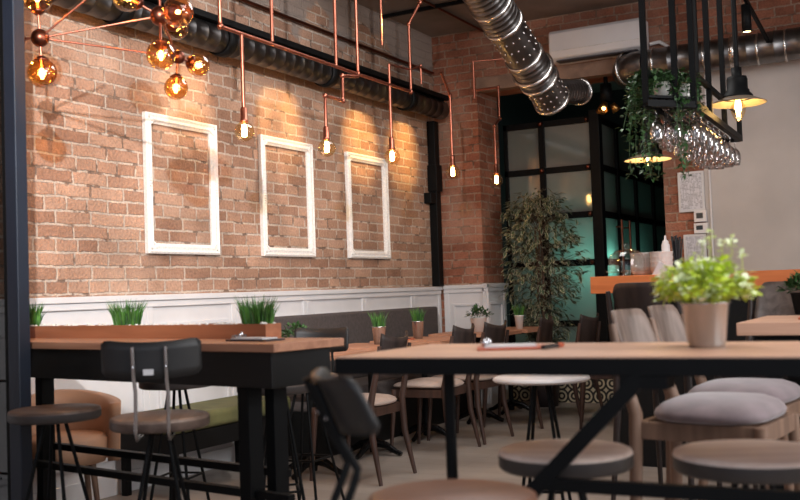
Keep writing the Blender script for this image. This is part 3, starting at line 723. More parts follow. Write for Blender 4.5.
# trailing plants on the rack
def rim_pot(px, py, d, label):
    c = PD(px, py, d); c.z = rz0 + .046
    t = thing('trailing_plant', label, 'potted plant', tuple(c))
    MB().lathe([(0, 0), (.04, 0), (.052, .10), (.047, .10), (.037, .008)], 20, c).build('pot', M['ceramic'], t)
    mb = MB(); st = MB()
    for k in range(34):
        a = random.uniform(PI * .75, PI * 1.75); r0 = .05
        p = c + V((math.cos(a) * r0, math.sin(a) * r0, .10)); pts = [p.copy()]
        L_ = random.choice((.05, .08, .1, .14, .2, .3))
        vel = V((math.cos(a) * .05, math.sin(a) * .05, random.uniform(.02, .06)))
        n_ = int(L_ / .03) + 3
        for i in range(n_):
            p = p + vel * .8; vel = vel * .72 + V((random.uniform(-.008, .008), random.uniform(-.008, .008), -.022)); pts.append(p.copy())
            for _ in range(4):
                dd = V((random.uniform(-1, 1), random.uniform(-1, 1), random.uniform(-.7, .5)))
                leaf(mb, p + dd * .012, dd, random.uniform(.024, .04), random.uniform(.015, .024), False, random.choice((0, 0, 1)))
        st.tube(pts, .0016, 4)
    st.build('stem', M['leaf'], t); mb.build('foliage', [M['leaf'], M['grass_dark']], t)
rim_pot(663, 98, 5.42, 'trailing green plant in white pot on the rack, beside the near left hanger bar')
rim_pot(684, 98, 5.50, 'trailing green plant in white pot on the rack, nearer the plaster wall')

# ficus tree
tc = PD(541, 395, 9.0); tc = V((tc.x, min(tc.y, 8.85), 0)); tc = V((-3.37, 8.86, 0))
t = thing('ficus_tree', 'tall variegated ficus tree standing before the frosted glass partition', 'tree', tuple(tc))
MB().lathe([(0, 0), (.12, 0), (.16, .3), (.15, .3), (.14, .27), (0, .27)], 24, tc).build('pot', M['menu_dark'], t)
tr = MB()
for k in range(3):
    a = k * 2.1; pts = [tc + V((math.cos(a) * .03, math.sin(a) * .03, .27))]
    for i in range(1, 8): pts.append(tc + V((math.cos(a + i * .5) * .03, math.sin(a + i * .5) * .03, .27 + i * .2)))
    tr.tube(pts, [.016 - .001 * i for i in range(8)], 7)
tr.build('trunk', M['bark'], t)
fo = MB(); br_ = MB()
for k in range(400):
    z = random.uniform(.55, 1.98); q = (z - .55) / 1.43
    rad = .14 + .24 * math.sin(min(1, q * 1.0) * PI * .95) + (.06 if .45 < q < .9 else 0)
    a = random.uniform(0, 2 * PI); rr = rad * math.sqrt(random.uniform(.1, 1))
    if z < 1.0 and math.sin(a) < 0: rr *= .45
    p = tc + V((math.cos(a) * rr, math.sin(a) * rr, z)); base = tc + V((0, 0, max(.45, z - .18)))
    p.x = max(p.x, -3.64); p.y = min(p.y, 8.94)
    if z < 1.1: p.y = max(p.y, 8.78)
    if k % 3 == 0: br_.tube([base, base.lerp(p, .5) + V((0, 0, .03)), p], .003, 4)
    for _ in range(6):
        d = V((math.cos(a) + random.uniform(-.9, .9), math.sin(a) + random.uniform(-.9, .9), random.uniform(-1.0, .35)))
        leaf(fo, p + V((random.uniform(-1, 1), random.uniform(-1, 1), random.uniform(-1, 1))) * .05, d, random.uniform(.06, .095), random.uniform(.024, .036), True)
br_.build('branch', M['bark'], t); fo.build('foliage', [M['leaf_dark'], M['leaf_rim']], t)

# ------------------------------------------------------------------ left bar table
C0 = V((-2.068, 2.838, 0)); tu = V((-1.489, .238, 0)).normalized(); tv = V((.158, .987, 0)).normalized()
def LT(u, v, z): return C0 + tu * u + tv * v + V((0, 0, z))
LTL, LTW = 2.05, .37
ang = math.atan2(tu.y, tu.x) + PI
lt = thing('bar_table', 'long narrow wooden bar table with black apron and trestle at left, carrying the planter box', 'table', tuple(LT(LTL / 2, LTW / 2, 0)), ang)
def obox(mb, u0, u1, v0, v1, z0, z1, mi=0):
    ps = [LT(u, v, z) for z in (z0, z1) for (u, v) in ((u0, v0), (u1, v0), (u1, v1), (u0, v1))]
    return mb.add(ps, [(3, 2, 1, 0), (4, 5, 6, 7), (0, 1, 5, 4), (1, 2, 6, 5), (2, 3, 7, 6), (3, 0, 4, 7)], mi)
obox(MB(), 0, LTL, 0, LTW, .92, .95).build('tabletop', M['oak_brown'], lt, .003)
obox(MB(), .045, LTL - .04, .03, LTW - .03, .79, .92).build('apron', M['black_wood'], lt, .003)
for u0 in (.22, 1.75):
    obox(MB(), u0, u0 + .06, .08, .15, 0, .79).build('leg', M['black'], lt, .003)
    obox(MB(), u0 - .02, u0 + .03, .19, .26, 0, .79).build('leg', M['black'], lt, .003)
    obox(MB(), u0 - .04, u0 + .08, .02, LTW - .02, 0.0, .03).build('foot', M['black'], lt, .003)
ft = MB(); obox(ft, -.35 * 0 + .05, 1.83, .10, .135, .375, .405); ft.build('footrail', M['black'], lt, .003)
ft = MB(); obox(ft, .2, 1.83, .24, .275, .43, .46); ft.build('footrail', M['black'], lt, .003)

# planter box on it
e0, e1 = PZ(266, 339, .95), PZ(281, 337.3, .95)
e0.z = e1.z = 0
pu = tu.copy(); pv = (e1 - e0); pw = .085; pv = tv
def PB(u, v, z): return e0 + pu * u + pv * v + V((0, 0, .95 + z))
pl = thing('planter_box', 'long low wooden planter box with pale pebbles on the left bar table', 'planter', tuple(PB(.8, pw / 2, 0)), ang)
def pbox(mb, u0, u1, v0, v1, z0, z1):
    ps = [PB(u, v, z) for z in (z0, z1) for (u, v) in ((u0, v0), (u1, v0), (u1, v1), (u0, v1))]
    return mb.add(ps, [(3, 2, 1, 0), (4, 5, 6, 7), (0, 1, 5, 4), (1, 2, 6, 5), (2, 3, 7, 6), (3, 0, 4, 7)])
bxm = MB(); PL, PHt = 1.72, .058
pbox(bxm, 0, PL, 0, .01, 0, PHt); pbox(bxm, 0, PL, pw - .01, pw, 0, PHt); pbox(bxm, 0, .012, .01, pw - .01, 0, PHt); pbox(bxm, PL - .012, PL, .01, pw - .01, 0, PHt); pbox(bxm, .012, PL - .012, .01, pw - .01, 0, .01)
bxm.build('box', M['planter'], pl)
pb = MB()
pbox(pb, .013, PL - .013, .0105, pw - .0105, .011, .048)
for k in range(260):
    pb.ball(PB(random.uniform(.02, PL - .02), random.uniform(.016, pw - .016), random.uniform(.048, .06)), random.uniform(.005, .011), 6, 4, (1.3, 1, .7))
o = pb.build('pebbles', M['pebble'], pl); o['kind'] = 'stuff'
for (px, py, lab) in ((257, 326, 'spiky green grass tuft at the right end of the planter box'), (127, 328, 'spiky green grass tuft in the middle of the planter box'), (32, 330, 'spiky green grass tuft in the planter box, half behind the steel window post')):
    r_ = ray(px, py); n_ = pv; k_ = (PB(0, pw / 2, 0) - EYE).dot(n_) / r_.dot(n_); g = EYE + r_ * k_; g.z = .95 + .05
    mb = MB(); grass_tuft(mb, g, 240, .072 if px > 100 else .05, .028, .125, .42, .006)
    tag(mb.build('grass_plant', [M['grass1'], M['grass_dark']]), lab, 'grass plant', 'grass tufts in the planter box')

def menu(label, c, rz, L_=.21, W_=.12, mats=('menu_dark', 'white'), pen=None):
    t = thing('menu_holder', label, 'menu', tuple(c), rz)
    q = Matrix.Rotation(rz, 3, 'Z')
    def lb(mb, lo, hi):
        cc = V([(a + b) / 2 for a, b in zip(lo, hi)]); return mb.box(V(c) + q @ cc, [b - a for a, b in zip(lo, hi)], q)
    lb(MB(), (-L_ / 2, -W_ / 2, 0), (L_ / 2, W_ / 2, .006)).build('board', M[mats[0]], t, .002)
    lb(MB(), (-L_ / 2 + .02, -W_ / 2 + .01, .0062), (L_ / 2 - .03, W_ / 2 - .01, .011)).build('paper', M[mats[1]], t)
    return t, q
mc_ = PZ(255, 340.5, .951)
t, q = menu('dark clipboard with white menu paper on the right end of the left bar table', mc_, ang, .22, .10)
cl = MB(); cl.box(V(mc_) + q @ V((-.085, 0, .016)), (.02, .06, .012), q); cl.ball(V(mc_) + q @ V((-.085, .012, .024)), .009, 8, 6); cl.ball(V(mc_) + q @ V((-.06, -.02, .02)), .008, 8, 6); cl.build('clip', M['chrome'], t)

# ------------------------------------------------------------------ stools
def stool_local(name, label, cat, loc, rz, seat_mat, rim_mat, sz=.70, r=.178, th=.045, back=False, group=None, leg_mat=None, spread=.2, bo=0, lean=0):
    t = thing(name, label, cat, loc, rz, group); K = dict(world=False); lm = leg_mat or M['black']
    MB().lathe([(0, sz), (r - .012, sz), (r - .003, sz - .004), (r, sz - .012)], 40, mi=0).lathe([(r, sz - .012), (r, sz - th + .008), (r - .008, sz - th), (0, sz - th)], 40, mi=1).build('seat', [seat_mat, rim_mat], t, **K)
    MB().lathe([(0, sz - th), (.07, sz - th), (.07, sz - th - .012), (0, sz - th - .012)], 20).build('mount_plate', lm, t, **K)
    zt = sz - th - .01
    for k in range(4):
        a = PI / 4 + k * PI / 2; d = V((math.cos(a), math.sin(a), 0)); s_ = V((-d.y, d.x, 0))
        mb = MB(); mb.tube([d * .04 + V((0, 0, zt)), d * spread + V((0, 0, .006))], .0075, 7)
        mb.build('leg', lm, t, **K)
    fr0 = .27; rr = .04 + (spread - .04) * (zt - fr0) / zt
    pts = [V((math.cos(PI / 4 + k * PI / 2) * rr, math.sin(PI / 4 + k * PI / 2) * rr, fr0)) for k in range(4)]
    mb = MB()
    for k in range(4): mb.tube([pts[k], pts[(k + 1) % 4]], .006, 6)
    mb.build('footrest', lm, t, **K)
    if back:
        for sy in (-.055, .055):
            if lean: pts = [(-r - .34, sy * 1.6, .012), (-r - .035, sy, sz + .055), (-r - .03, sy, sz + .075), (-r - .060 - lean * .03, sy, sz + .16 + bo), (-r - .066 - lean * .13, sy, sz + .26 + bo)]
            else: pts = [(-.06, sy, zt - .005), (-r - .005, sy, zt - .008), (-r - .03, sy, zt + .03), (-r - .02, sy, sz + .10), (-r - .052, sy, sz + .16 + bo), (-r - .066, sy, sz + .26 + bo)]
            MB().tube(pts, .0085 if lean else .007, 8).build('back_rod', M['chrome'] if back == 'chrome' else lm, t, **K)
        Rb = .30; cx = -r - .042 + Rb
        def fn(u, v):
            th_ = (u - .5) * 1.18; ww = .5 + .0 * v
            zz = sz + .155 + v * .125 + .012 * math.cos(th_ * 2.2) * (0)
            # rounded ends
            e = abs(u - .5) * 2; sh = max(0, (e - .86) / .14) ** 2 * .016
            zz = (sz + .21 + bo) + (v - .5) * ((.11 if lean else .128) - 2 * sh) + .012 * e * e
            nrm = V((-math.cos(th_), math.sin(th_), 0)); p = V((cx - Rb * math.cos(th_) - .012 * v - lean * (zz - sz - bo - .13), Rb * math.sin(th_), zz)); return p, nrm
        MB().sheet(fn, 24, 4, .012).build('backrest', M['back_panel'], t, **K)
        for sy in (-.055, .055):
            for zz in (.19, .25): MB().ball((-r - .066 - lean * (zz - .13), sy, sz + zz + bo), .006, 8, 5).build('screw', M['chrome'], t, **K)
    return t
M['back_panel'] = plain('back_panel_black', (34, 33, 33), .5, 0, .12, 12)
fac = math.atan2(tv.y, tv.x)
stool_local('bar_stool', 'round dark wooden bar stool with wire legs beside the steel window post', 'stool', (-3.15, 2.84, 0), .3, M['stool_dark'], M['stool_rim'], .70)
s2 = stool_local('bar_chair', 'bar stool with curved black backrest bearing a white sticker, at the left bar table', 'bar stool', (-2.535, 2.77, 0), math.radians(125), M['stool_wood'], M['stool_dark'], .70, back='chrome')
MB().bx((-.2375, -.012, .862), (-.2290, .022, .882)).build('sticker', M['white'], s2, world=False)
for i, (u, lab) in enumerate(((1.34, 'wire-legged bar stool tucked behind the left bar table, before the white wainscot'), (.66, 'wire-legged bar stool tucked behind the left bar table, before the green bench'))):
    p = LT(u, LTW + .30, 0)
    if i == 0: hs = stool_local('bar_stool', lab, 'stool', tuple(p), fac + .4, M['stool_dark'], M['stool_rim'], .74, spread=.17)
    else: dup(hs, tuple(p), fac + .9, lab)
p = PD(305, 400, 5.2)
stool_local('bar_chair', 'black-backed bar stool beyond the right end of the left bar table', 'bar stool', (p.x, p.y, 0), fac + PI + .2, M['stool_dark'], M['stool_rim'], .70, back=True, bo=-.045)

# chair in the lower middle
sp_ = PZ(452, 494, .70)
stool_local('bar_chair', 'bar stool with black curved backrest and brown round seat at the bottom edge', 'bar stool', (sp_.x, sp_.y, 0), math.radians(42), M['brown_seat'], M['stool_rim'], .70, .175, .04, back=True, bo=-.012, lean=.34)
# right stools
for (px, py, rr, lab, mt) in ((565, 448, .172, 'round bar stool with brightened top, under the near table beside its slanting brace', 'stool_lit'), (752, 450, .19, 'round bar stool with brightened top, at right, under the pot side of the near table', 'stool_lit')):
    p = PZ(px, py, .70); stool_local('bar_stool', lab, 'stool', (p.x, p.y, 0), random.random(), M[mt], M['stool_rim'], .70, rr, .05)
p = PZ(541, 376, .74)
stool_local('bar_stool', 'white round-topped bar stool seen under the near table, before the patterned tiles', 'stool', (p.x, p.y, 0), .2, M['white_plastic'], M['white_plastic'], .74, .205, .02, spread=.16)

# ------------------------------------------------------------------ near table
FL, BL = V((-1.442, 2.249, 0)), V((-1.438, 2.80, 0)); nu_ = V((1.15, .055, 0)).normalized()
nt_ = thing('bar_table', 'large wooden bar table with black steel edge in front, carrying the tin pot', 'table', tuple(FL.lerp(BL, .5) + nu_ * 1.1), math.atan2(nu_.y, nu_.x))
def nbox(mb, u0, u1, v0, v1, z0, z1, mi=0):
    ps = [FL.lerp(BL, v) + nu_ * u + V((0, 0, z)) for z in (z0, z1) for (u, v) in ((u0, v0), (u1, v0), (u1, v1), (u0, v1))]
    return mb.add(ps, [(3, 2, 1, 0), (4, 5, 6, 7), (0, 1, 5, 4), (1, 2, 6, 5), (2, 3, 7, 6), (3, 0, 4, 7)], mi)
NL = 2.2
nbox(MB(), .002, NL - .002, .003, .997, .932, .95).build('tabletop', M['oak'], nt_, .002)
fm = MB(); nbox(fm, 0, NL, -.004, .05, .905, .946); nbox(fm, 0, NL, .95, 1.0, .905, .945); nbox(fm, 0, .03, .05, .95, .905, .945); nbox(fm, NL - .03, NL, .05, .95, .905, .945); fm.build('edge_frame', M['black'], nt_, .002)
def NP(u, v, z): return FL.lerp(BL, v) + nu_ * u + V((0, 0, z))
lp = PD(426, 378, 2.78)
MB().tube([NP(.22, .4, .905), NP(.22, .4, 0)], .0155, 14).build('leg', M['black'], nt_)
b_top, b_mid = PY(642, 376, 2.30), PY(525, 500, 2.28); b_dir = (b_mid - b_top); b_low = b_top + b_dir * ((.02 - b_top.z) / b_dir.z)
MB().bar(b_top, b_low, .03, .036).build('brace', M['black'], nt_)
st0 = b_top + b_dir * ((.645 - b_top.z) / b_dir.z)
MB().bar(st0, (.7, 2.345, .645), .026, .03).build('stretcher', M['black'], nt_)
MB().tube([NP(2.0, .4, .905), NP(2.0, .4, 0)], .0155, 14).build('leg', M['black'], nt_)
MB().bx((b_top.x - .05, 2.285, .875), (b_top.x + .06, 2.36, .905)).build('bracket', M['black'], nt_)

# tin pot with lime plant
pc = PZ(707, 347, .95); pc = V((pc.x, pc.y, .95))
t = thing('potted_plant', 'bright lime-green leafy plant in a shiny tin pot on the near table', 'potted plant', tuple(pc))
MB().lathe([(0, 0), (.044, 0), (.045, .006), (.047, .012), (.059, .108), (.062, .110), (.062, .115), (.058, .115), (.046, .012)], 40, pc).build('pot', M['steel'], t)
MB().disc(pc + V((0, 0, .10)), .055, 24).build('soil', M['soil'], t)
lm = MB(); sm_ = MB()
for k in range(230):
    a = random.uniform(0, 2 * PI); q = math.sqrt(random.random()); ph = random.uniform(0, 1)
    tip = pc + V((math.cos(a) * .114 * q, math.sin(a) * .114 * q, .115 + .012 + (.115 - .07 * q * q) * ph * random.uniform(.7, 1.1)))
    b = pc + V((math.cos(a) * .03 * q, math.sin(a) * .03 * q, .1))
    sm_.tube([b, b.lerp(tip, .6) + V((0, 0, .012)), tip], .0011, 4)
    pale = random.random() < .25
    for _ in range(5):
        d = V((math.cos(a) * q + random.uniform(-1, 1), math.sin(a) * q + random.uniform(-1, 1), random.uniform(-.5, .8)))
        leaf(lm, tip + V((random.uniform(-1, 1), random.uniform(-1, 1), random.uniform(-1, 1))) * .013, d, random.uniform(.016, .027), random.uniform(.013, .02), False, 1 if pale else 0)
for (dx_, dz_) in ((.02, .20), (-.0, .185), (.075, .19), (.10, .15), (.05, .175)):
    tip = pc + rx * dx_ + V((0, 0, .115 + dz_ - .03)); sm_.tube([pc + V((0, 0, .1)), tip - V((0, 0, .04)), tip], .0012, 4)
    for _ in range(9): leaf(lm, tip + V((random.uniform(-1, 1), random.uniform(-1, 1), random.uniform(-2, 1))) * .009, V((random.uniform(-1, 1), random.uniform(-1, 1), random.uniform(-.3, 1))), .016, .013, False, 1)
sm_.build('stem', M['lime'], t); lm.build('foliage', [M['lime'], M['lime_pale']], t)
# menu with pen on near table
mc2 = PZ(512, 348.5, .951)
t, q = menu('orange-edged clipboard with white paper and silver clips on the near table', mc2, math.radians(24), .19, .12, ('menu_red', 'white'))
cl = MB()
for dx_, dy_ in ((-.075, -.012), (-.065, .03)): cl.ball(V(mc2) + q @ V((dx_, dy_, .019)), .0105, 12, 8)
cl.build('clip', M['chrome'], t)
pp = PZ(552, 346.0, .958)
t = thing('marker_pen', 'black marker pen with orange end lying beside the clipboard on the near table', 'pen', tuple(pp))
dv = (PZ(574, 342.5, .957) - PZ(536, 347.5, .957)).normalized(); L0 = .075
MB().tube([pp - dv * .05, pp + dv * .03], .006, 10).build('barrel', M['straw'], t); MB().tube([pp + dv * .0302, pp + dv * .058], .0065, 10).build('end_cap', M['menu_red'], t)

# ------------------------------------------------------------------ wainscot side seats
t = thing('bench', 'low bench with green cushion and black frame against the white wainscot', 'bench', (-4.02, 5.0, 0))
MB().bx((-4.24, 4.25, .36), (-3.80, 5.4, .46)).build('cushion', M['green_cloth'], t, .03, seg=4)
MB().bx((-4.23, 4.26, .25), (-3.81, 5.39, .358)).build('frame', M['black_wood'], t, .004)
for y in (4.3, 5.34):
    for x in (-4.2, -3.84): MB().bx((x - .02, y - .02, 0), (x + .02, y + .02, .25)).build('leg', M['black'], t)
t = thing('banquette', 'long charcoal upholstered banquette along the white wainscot behind the small tables', 'banquette', (-4.0, 6.9, 0))
MB().bx((-4.25, 5.62, .44), (-4.12, 8.2, .965)).build('backrest', M['charcoal'], t, .02, seg=3)
MB().bx((-4.12, 5.62, .32), (-3.72, 8.2, .45)).build('seat', M['charcoal'], t, .025, seg=3)
MB().bx((-4.25, 5.64, 0), (-3.78, 8.18, .32)).build('plinth', M['black_wood'], t)
# tan tub chair
t = thing('tub_chair', 'low tan rounded tub chair glimpsed under the left bar table', 'armchair', (-4.01, 3.69, 0), -.6); K = dict(world=False)
def tub(u, v):
    a = PI * .35 + u * PI * 1.3; z = .30 + v * (.32 + .03 * math.cos((u - .5) * 2 * PI))
    rr = .235 + .01 * v; return V((rr * math.cos(a), rr * math.sin(a), z)), V((math.cos(a), math.sin(a), .05))
MB().sheet(tub, 24, 5, .055).build('backrest', M['tan'], t, **K)
MB().lathe([(0, .44), (.18, .44), (.205, .42), (.208, .36), (.19, .30), (0, .30)], 30).build('seat', M['tan'], t, **K)
for k in range(4):
    a = PI / 4 + k * PI / 2; MB().tube([(math.cos(a) * .15, math.sin(a) * .15, .30), (math.cos(a) * .19, math.sin(a) * .19, 0)], [.018, .011], 10).build('leg', M['warm_leg'], t, **K)

# ------------------------------------------------------------------ small cafe tables
def cafe_table(label, x, y, first=[None]):
    if first[0]: return dup(first[0], (x, y, 0), 0, label)
    t = thing('cafe_table', label, 'table', (x, y, 0), 0, 'small square tables along the banquette'); K = dict(world=False)
    MB().bx((-.3, -.3, .72), (.3, .3, .75)).build('tabletop', M['oak_y'], t, .003, **K)
    MB().lathe([(.025, .02), (.03, .06), (.022, .12), (.022, .62), (.04, .70), (.06, .72)], 16).bx((-.18, -.18, .705), (.18, .18, .72)).build('column', M['black'], t, **K)
    for k in range(4):
        a = k * PI / 2
        MB().tube([(0, 0, .09), (math.cos(a) * .10, math.sin(a) * .10, .07), (math.cos(a) * .18, math.sin(a) * .18, .028), (math.cos(a) * .22, math.sin(a) * .22, .016)], [.03, .026, .018, .016], 10).build('foot', M['cast_iron'], t, **K)
    first[0] = t; return t
M['cast_iron'] = plain('cast_iron', (22, 22, 23), .22, .6, .2, 30, .6)
TX = -3.53
cafe_table('small square table nearest the left bar table, at the banquette end', TX, 5.22)
cafe_table('small square table carrying the first grass pot along the banquette', TX, 5.96)
cafe_table('small square table carrying the second tin grass pot and a red menu', TX, 6.76)
cafe_table('small square table carrying the bushy plant in a white pot', TX, 7.72)
def small_pot(label, c, rt, h, mat, kind, gh):
    t = thing('potted_plant', label, 'potted plant', tuple(c)); pot(t, c[0], c[1], c[2], rt, rt * .72, h, M[mat])
    mb = MB()
    if kind == 'grass': grass_tuft(mb, V(c) + V((0, 0, h * .85)), 120, rt * .85, rt * .85, gh, .42, .006); mb.build('foliage', [M['grass1'], M['grass_dark']], t)
    else:
        for k in range(130):
            a = random.uniform(0, 2 * PI); e = random.random(); d = V((math.cos(a) * math.sqrt(e), math.sin(a) * math.sqrt(e), (1 - e) * .7))
            p = V(c) + V((0, 0, h)) + V((d.x * gh * .95, d.y * gh * .95, d.z * gh + .01)) * random.uniform(.5, 1)
            for _ in range(2): leaf(mb, p, d + V((random.uniform(-.7, .7), random.uniform(-.7, .7), random.uniform(-.3, .5))), .035, .016, False, random.choice((0, 1)))
        mb.build('foliage', [M['leaf'], M['grass_dark']], t)
c = PD(379, 331, 7.0); small_pot('green grass in a tin pot on a small table, nearest the left bar table', (c.x, c.y, .75), .05, .125, 'steel', 'grass', .13)
c = PD(418, 331, 7.62); small_pot('green grass in a tall tin pot on the table with the red menu', (c.x, c.y, .75), .047, .135, 'steel', 'grass', .13)
c = PD(476, 320, 8.35); small_pot('bushy dark green plant in a white pot before the white brick-pier panel', (TX + .0, 7.78, .75), .07, .12, 'ceramic', 'bush', .125)
c4 = V((-3.42, 8.40, 0))
cafe_table('small square table in front of the frosted glass, left of the ficus', -3.50, 8.36)
c = PD(520, 318, 9.1); small_pot('green grass in a slim white pot just left of the ficus tree', (-3.33, 8.2, .75), .04, .12, 'ceramic', 'grass', .12)
menu('small red menu lying beside the second tin grass pot', (TX - .12, 6.62, .7505), .3, .2, .11, ('menu_red', 'menu_dark'))

# ------------------------------------------------------------------ dining chairs
def chair_local(name, label, loc, rz, wood_m, seat_m, S=.44, bt=.84, w=.45, group=None, cushion=.05, back_m=None, plain_back=False):
    t = thing(name, label, 'chair', loc, rz, group); K = dict(world=False); hw = w / 2 - .02
    sp_mb = MB(); nn = 32; vs = []; prof_ = [(.0, 1.0), (.4, .98), (.7, .88), (.88, .68), (.97, .45), (1.0, .26), (.97, .08), (.9, .0), (0, 0)]
    for q, hh in prof_:
        for k in range(nn):
            a = 2 * PI * k / nn; c_, s_ = math.cos(a), math.sin(a); e_ = .62
            x = math.copysign(abs(c_) ** e_, c_) * (.225 if S < .6 else .185) * q; y = math.copysign(abs(s_) ** e_, s_) * (w / 2) * q * (1 + .06 * c_)
            vs.append((x + .005, y, S - .0 + hh * cushion + (.012 * (abs(y) / (w / 2)) ** 2 if cushion < .055 else 0)))
    sp_mb.add(vs, [(m * nn + k, m * nn + (k + 1) % nn, (m + 1) * nn + (k + 1) % nn, (m + 1) * nn + k) for m in range(len(prof_) - 1) for k in range(nn)], 0, True)
    sp_mb.build('seat', seat_m, t, **K)
    fm = MB()
    for sy in (-1, 1): fm.bar((-.20, sy * (hw - .02), S - .03), (.19, sy * (hw - .01), S - .03), .022, .055)
    for x in (-.19, .18): fm.bar((x, -hw + .02, S - .03), (x, hw - .02, S - .03), .022, .055)
    fm.build('seat_frame', wood_m, t, .003, **K)
    for sy in (-1, 1):
        MB().tube([(.18, sy * (hw - .01), S - .005), (.215, sy * hw, 0)], [.021, .012], 10).build('leg', wood_m, t, **K)
        MB().tube([(-.27, sy * (hw + .005), 0), (-.215, sy * (hw - .01), S * .6), (-.205, sy * (hw - .015), S + .02), (-.255, sy * (hw - .02), bt - .16), (-.275, sy * (hw - .02), bt - .04)], [.012, .02, .022, .017, .012], 10).build('leg', wood_m, t, **K)
    def bk(u, v):
        a = (u - .5) * 1.25; Rb = w * .62; e = abs(u - .5) * 2
        rc = max(0, (e - .7) / .3) ** 2 * .05 if S > .6 else 0; z = bt - .235 + v * .235 + ((.022 * e * e * (v * 2 - .4)) if S < .6 else -rc * (2 * v - 1))
        x = -.27 - .05 * v - (Rb * math.cos(a) - Rb * .86) + .012; return V((x + .02, Rb * math.sin(a) * .95, z)), V((-math.cos(a), math.sin(a), -.2))
    MB().sheet(bk, 18, 8, .014).build('backrest', back_m or wood_m, t, **K)
    return t
dc = chair_local('dining_chair', 'walnut dining chair with cream seat at the small table nearest the left bar table', (-3.2, 5.23, 0), PI, M['walnut'], M['seat_cream'], group='dining chairs along the banquette', back_m=M['dark_wood'])
for x, y, rz_, lab in ((-3.24, 6.28, PI, 'walnut dining chair with cream seat at the table with the first grass pot'), (-3.22, 6.82, PI - .1, 'dark dining chair at the table with the second tin grass pot'), (-3.15, 7.62, PI + .1, 'dark dining chair at the table with the bushy white-potted plant'), (-2.95, 8.2, PI - .15, 'dark dining chair just left of the ficus trunk, before the frosted glass'), (-2.78, 8.08, PI + .3, 'dark dining chair just right of the ficus trunk')):
    if x > -2.9: x, y = -2.42, 7.75
    dup(dc, (x, y, 0), rz_, lab)
c = PD(304, 330, 5.9); small_pot('loose leafy plant on the small table behind the left bar table', (-3.55, 5.1, .75), .045, .09, 'steel', 'bush', .12)

# wooden bar chairs on the right
def bar_chair(label, p, rz):
    return chair_local('high_chair', label, (p.x, p.y, 0), rz, M['warm_leg'], M['mauve'], .685, 1.03, .43, 'mauve-seated high chairs', .07, M['grey_wood'])
bA = bar_chair('grey-wood high chair with mauve cushion just behind the near table', V((-.67, 3.30, 0)), math.radians(-6))
dup(bA, (-.68, 3.80, 0), math.radians(-6), 'grey-wood high chair with mauve cushion, the one half behind the tin pot')
# right table
a, b = PZ(736, 323, .95), PZ(760, 316, .95)
t = thing('bar_table', 'wooden bar table at the right edge, behind the tin pot', 'table', (.2, 4.4, 0))
vdir = V((b.x - a.x, b.y - a.y, 0)); 
MB().bx((a.x, a.y, .90), (a.x + 1.6, a.y + .75, .95)).build('tabletop', M['oak'], t, .003)
MB().bx((a.x + .06, a.y + .05, .84), (a.x + 1.54, a.y + .7, .90)).build('apron', M['black'], t)
for x in (a.x + .12, a.x + 1.48):
    for y in (a.y + .1, a.y + .65): MB().bx((x - .025, y - .025, 0), (x + .025, y + .025, .84)).build('leg', M['black'], t)
mc3 = V((a.x + .30, a.y + .32, .9505)); menu('dark red menu folder lying on the table at the right edge', mc3, .1, .22, .16, ('menu_red', 'menu_dark'))
c = PD(798, 300, 4.6); small_pot('small green bushy plant in a black pot at the right edge', (c.x + .02, c.y, .95), .05, .10, 'black_wood', 'bush', .10)
# chairs behind the right table
hc = chair_local('high_chair', 'grey high chair with broad wooden back behind the right edge table', (-.80, 5.26, 0), -PI / 2 - .2, M['dark_wood'], M['charcoal'], .70, 1.10, .46, None, .04, M['smoked_wood'])
bc = chair_local('high_chair', 'black-stained high chair pulled up to the orange bar counter', (-1.28, 5.2, 0), PI / 2 - .25, M['dark_wood'], M['charcoal'], .72, 1.12, .46, None, .04)

# ------------------------------------------------------------------ bar counter
b0 = PD(590, 277, 6.2); bx0, by0 = b0.x, b0.y
t = thing('bar_counter', 'bar counter with thick orange wooden top and black body at right', 'bar counter', (bx0 + 1.5, by0 + .3, 0))
MB().bx((bx0, by0, 1.06), (2.2, by0 + .62, 1.165)).build('countertop', M['bar_oak'], t, .003)
MB().bx((bx0 + .12, by0 + .08, 0), (2.1, by0 + .58, 1.06)).build('body', M['black_wood'], t)
CT = 1.165
# cloche
c = PD(627, 272, 6.45); cx_, cy_ = c.x, by0 + .27
def on_bar(px, dy): 
    r_ = ray(px, 272); k_ = (by0 + dy) / r_.y; return EYE.x + r_.x * k_, by0 + dy
cx_, cy_ = on_bar(627, .22)
t = thing('cake_stand', 'clear glass cloche on a glass cake stand at the left end of the bar counter', 'cake stand', (cx_, cy_, CT))
MB().lathe([(0, 0), (.06, 0), (.06, .008), (.02, .012), (.02, .018), (.13, .022), (.135, .034), (.13, .034), (0, .028)], 32, (cx_, cy_, CT)).build('stand', M['cloche'], t)
MB().lathe([(.113, .036), (.113, .10), (.10, .135), (.07, .158), (.03, .168), (.012, .170), (.012, .178), (.02, .186), (.02, .196), (.01, .204), (0, .205)], 32, (cx_, cy_, CT)).build('cloche', M['cloche'], t)
def stack(px, dy, n, r_, hstep, labs, name, base_z=CT, prof=None):
    x, y = on_bar(px, dy); first = None
    for k in range(n):
        if first is None: first = o = MB().lathe([(0, 0), (r_ * .7, 0), (r_ * .9, .02), (r_, .054), (r_ * 1.02, .056), (r_ * .97, .056), (r_ * .86, .022), (r_ * .6, .006), (0, .006)], 28).build(name, M['ceramic'])
        else: o = first.copy(); COL.objects.link(o)
        o.location = (x, y, base_z + k * hstep); tag(o, labs % ('topmost' if k == n - 1 else ['lowest', 'second from the bottom', 'third from the bottom', 'fourth from the bottom'][k]), 'bowl', 'white bowls stacked on the bar')
    return x, y
stack(643, .44, 4, .078, .03, 'white bowl in the stack behind the cloche, %s', 'bowl')
sx, sy_ = stack(662, .36, 4, .074, .03, 'white bowl in the stack under the squeeze bottle, %s', 'bowl')
zt = CT + 3 * .03 + .007
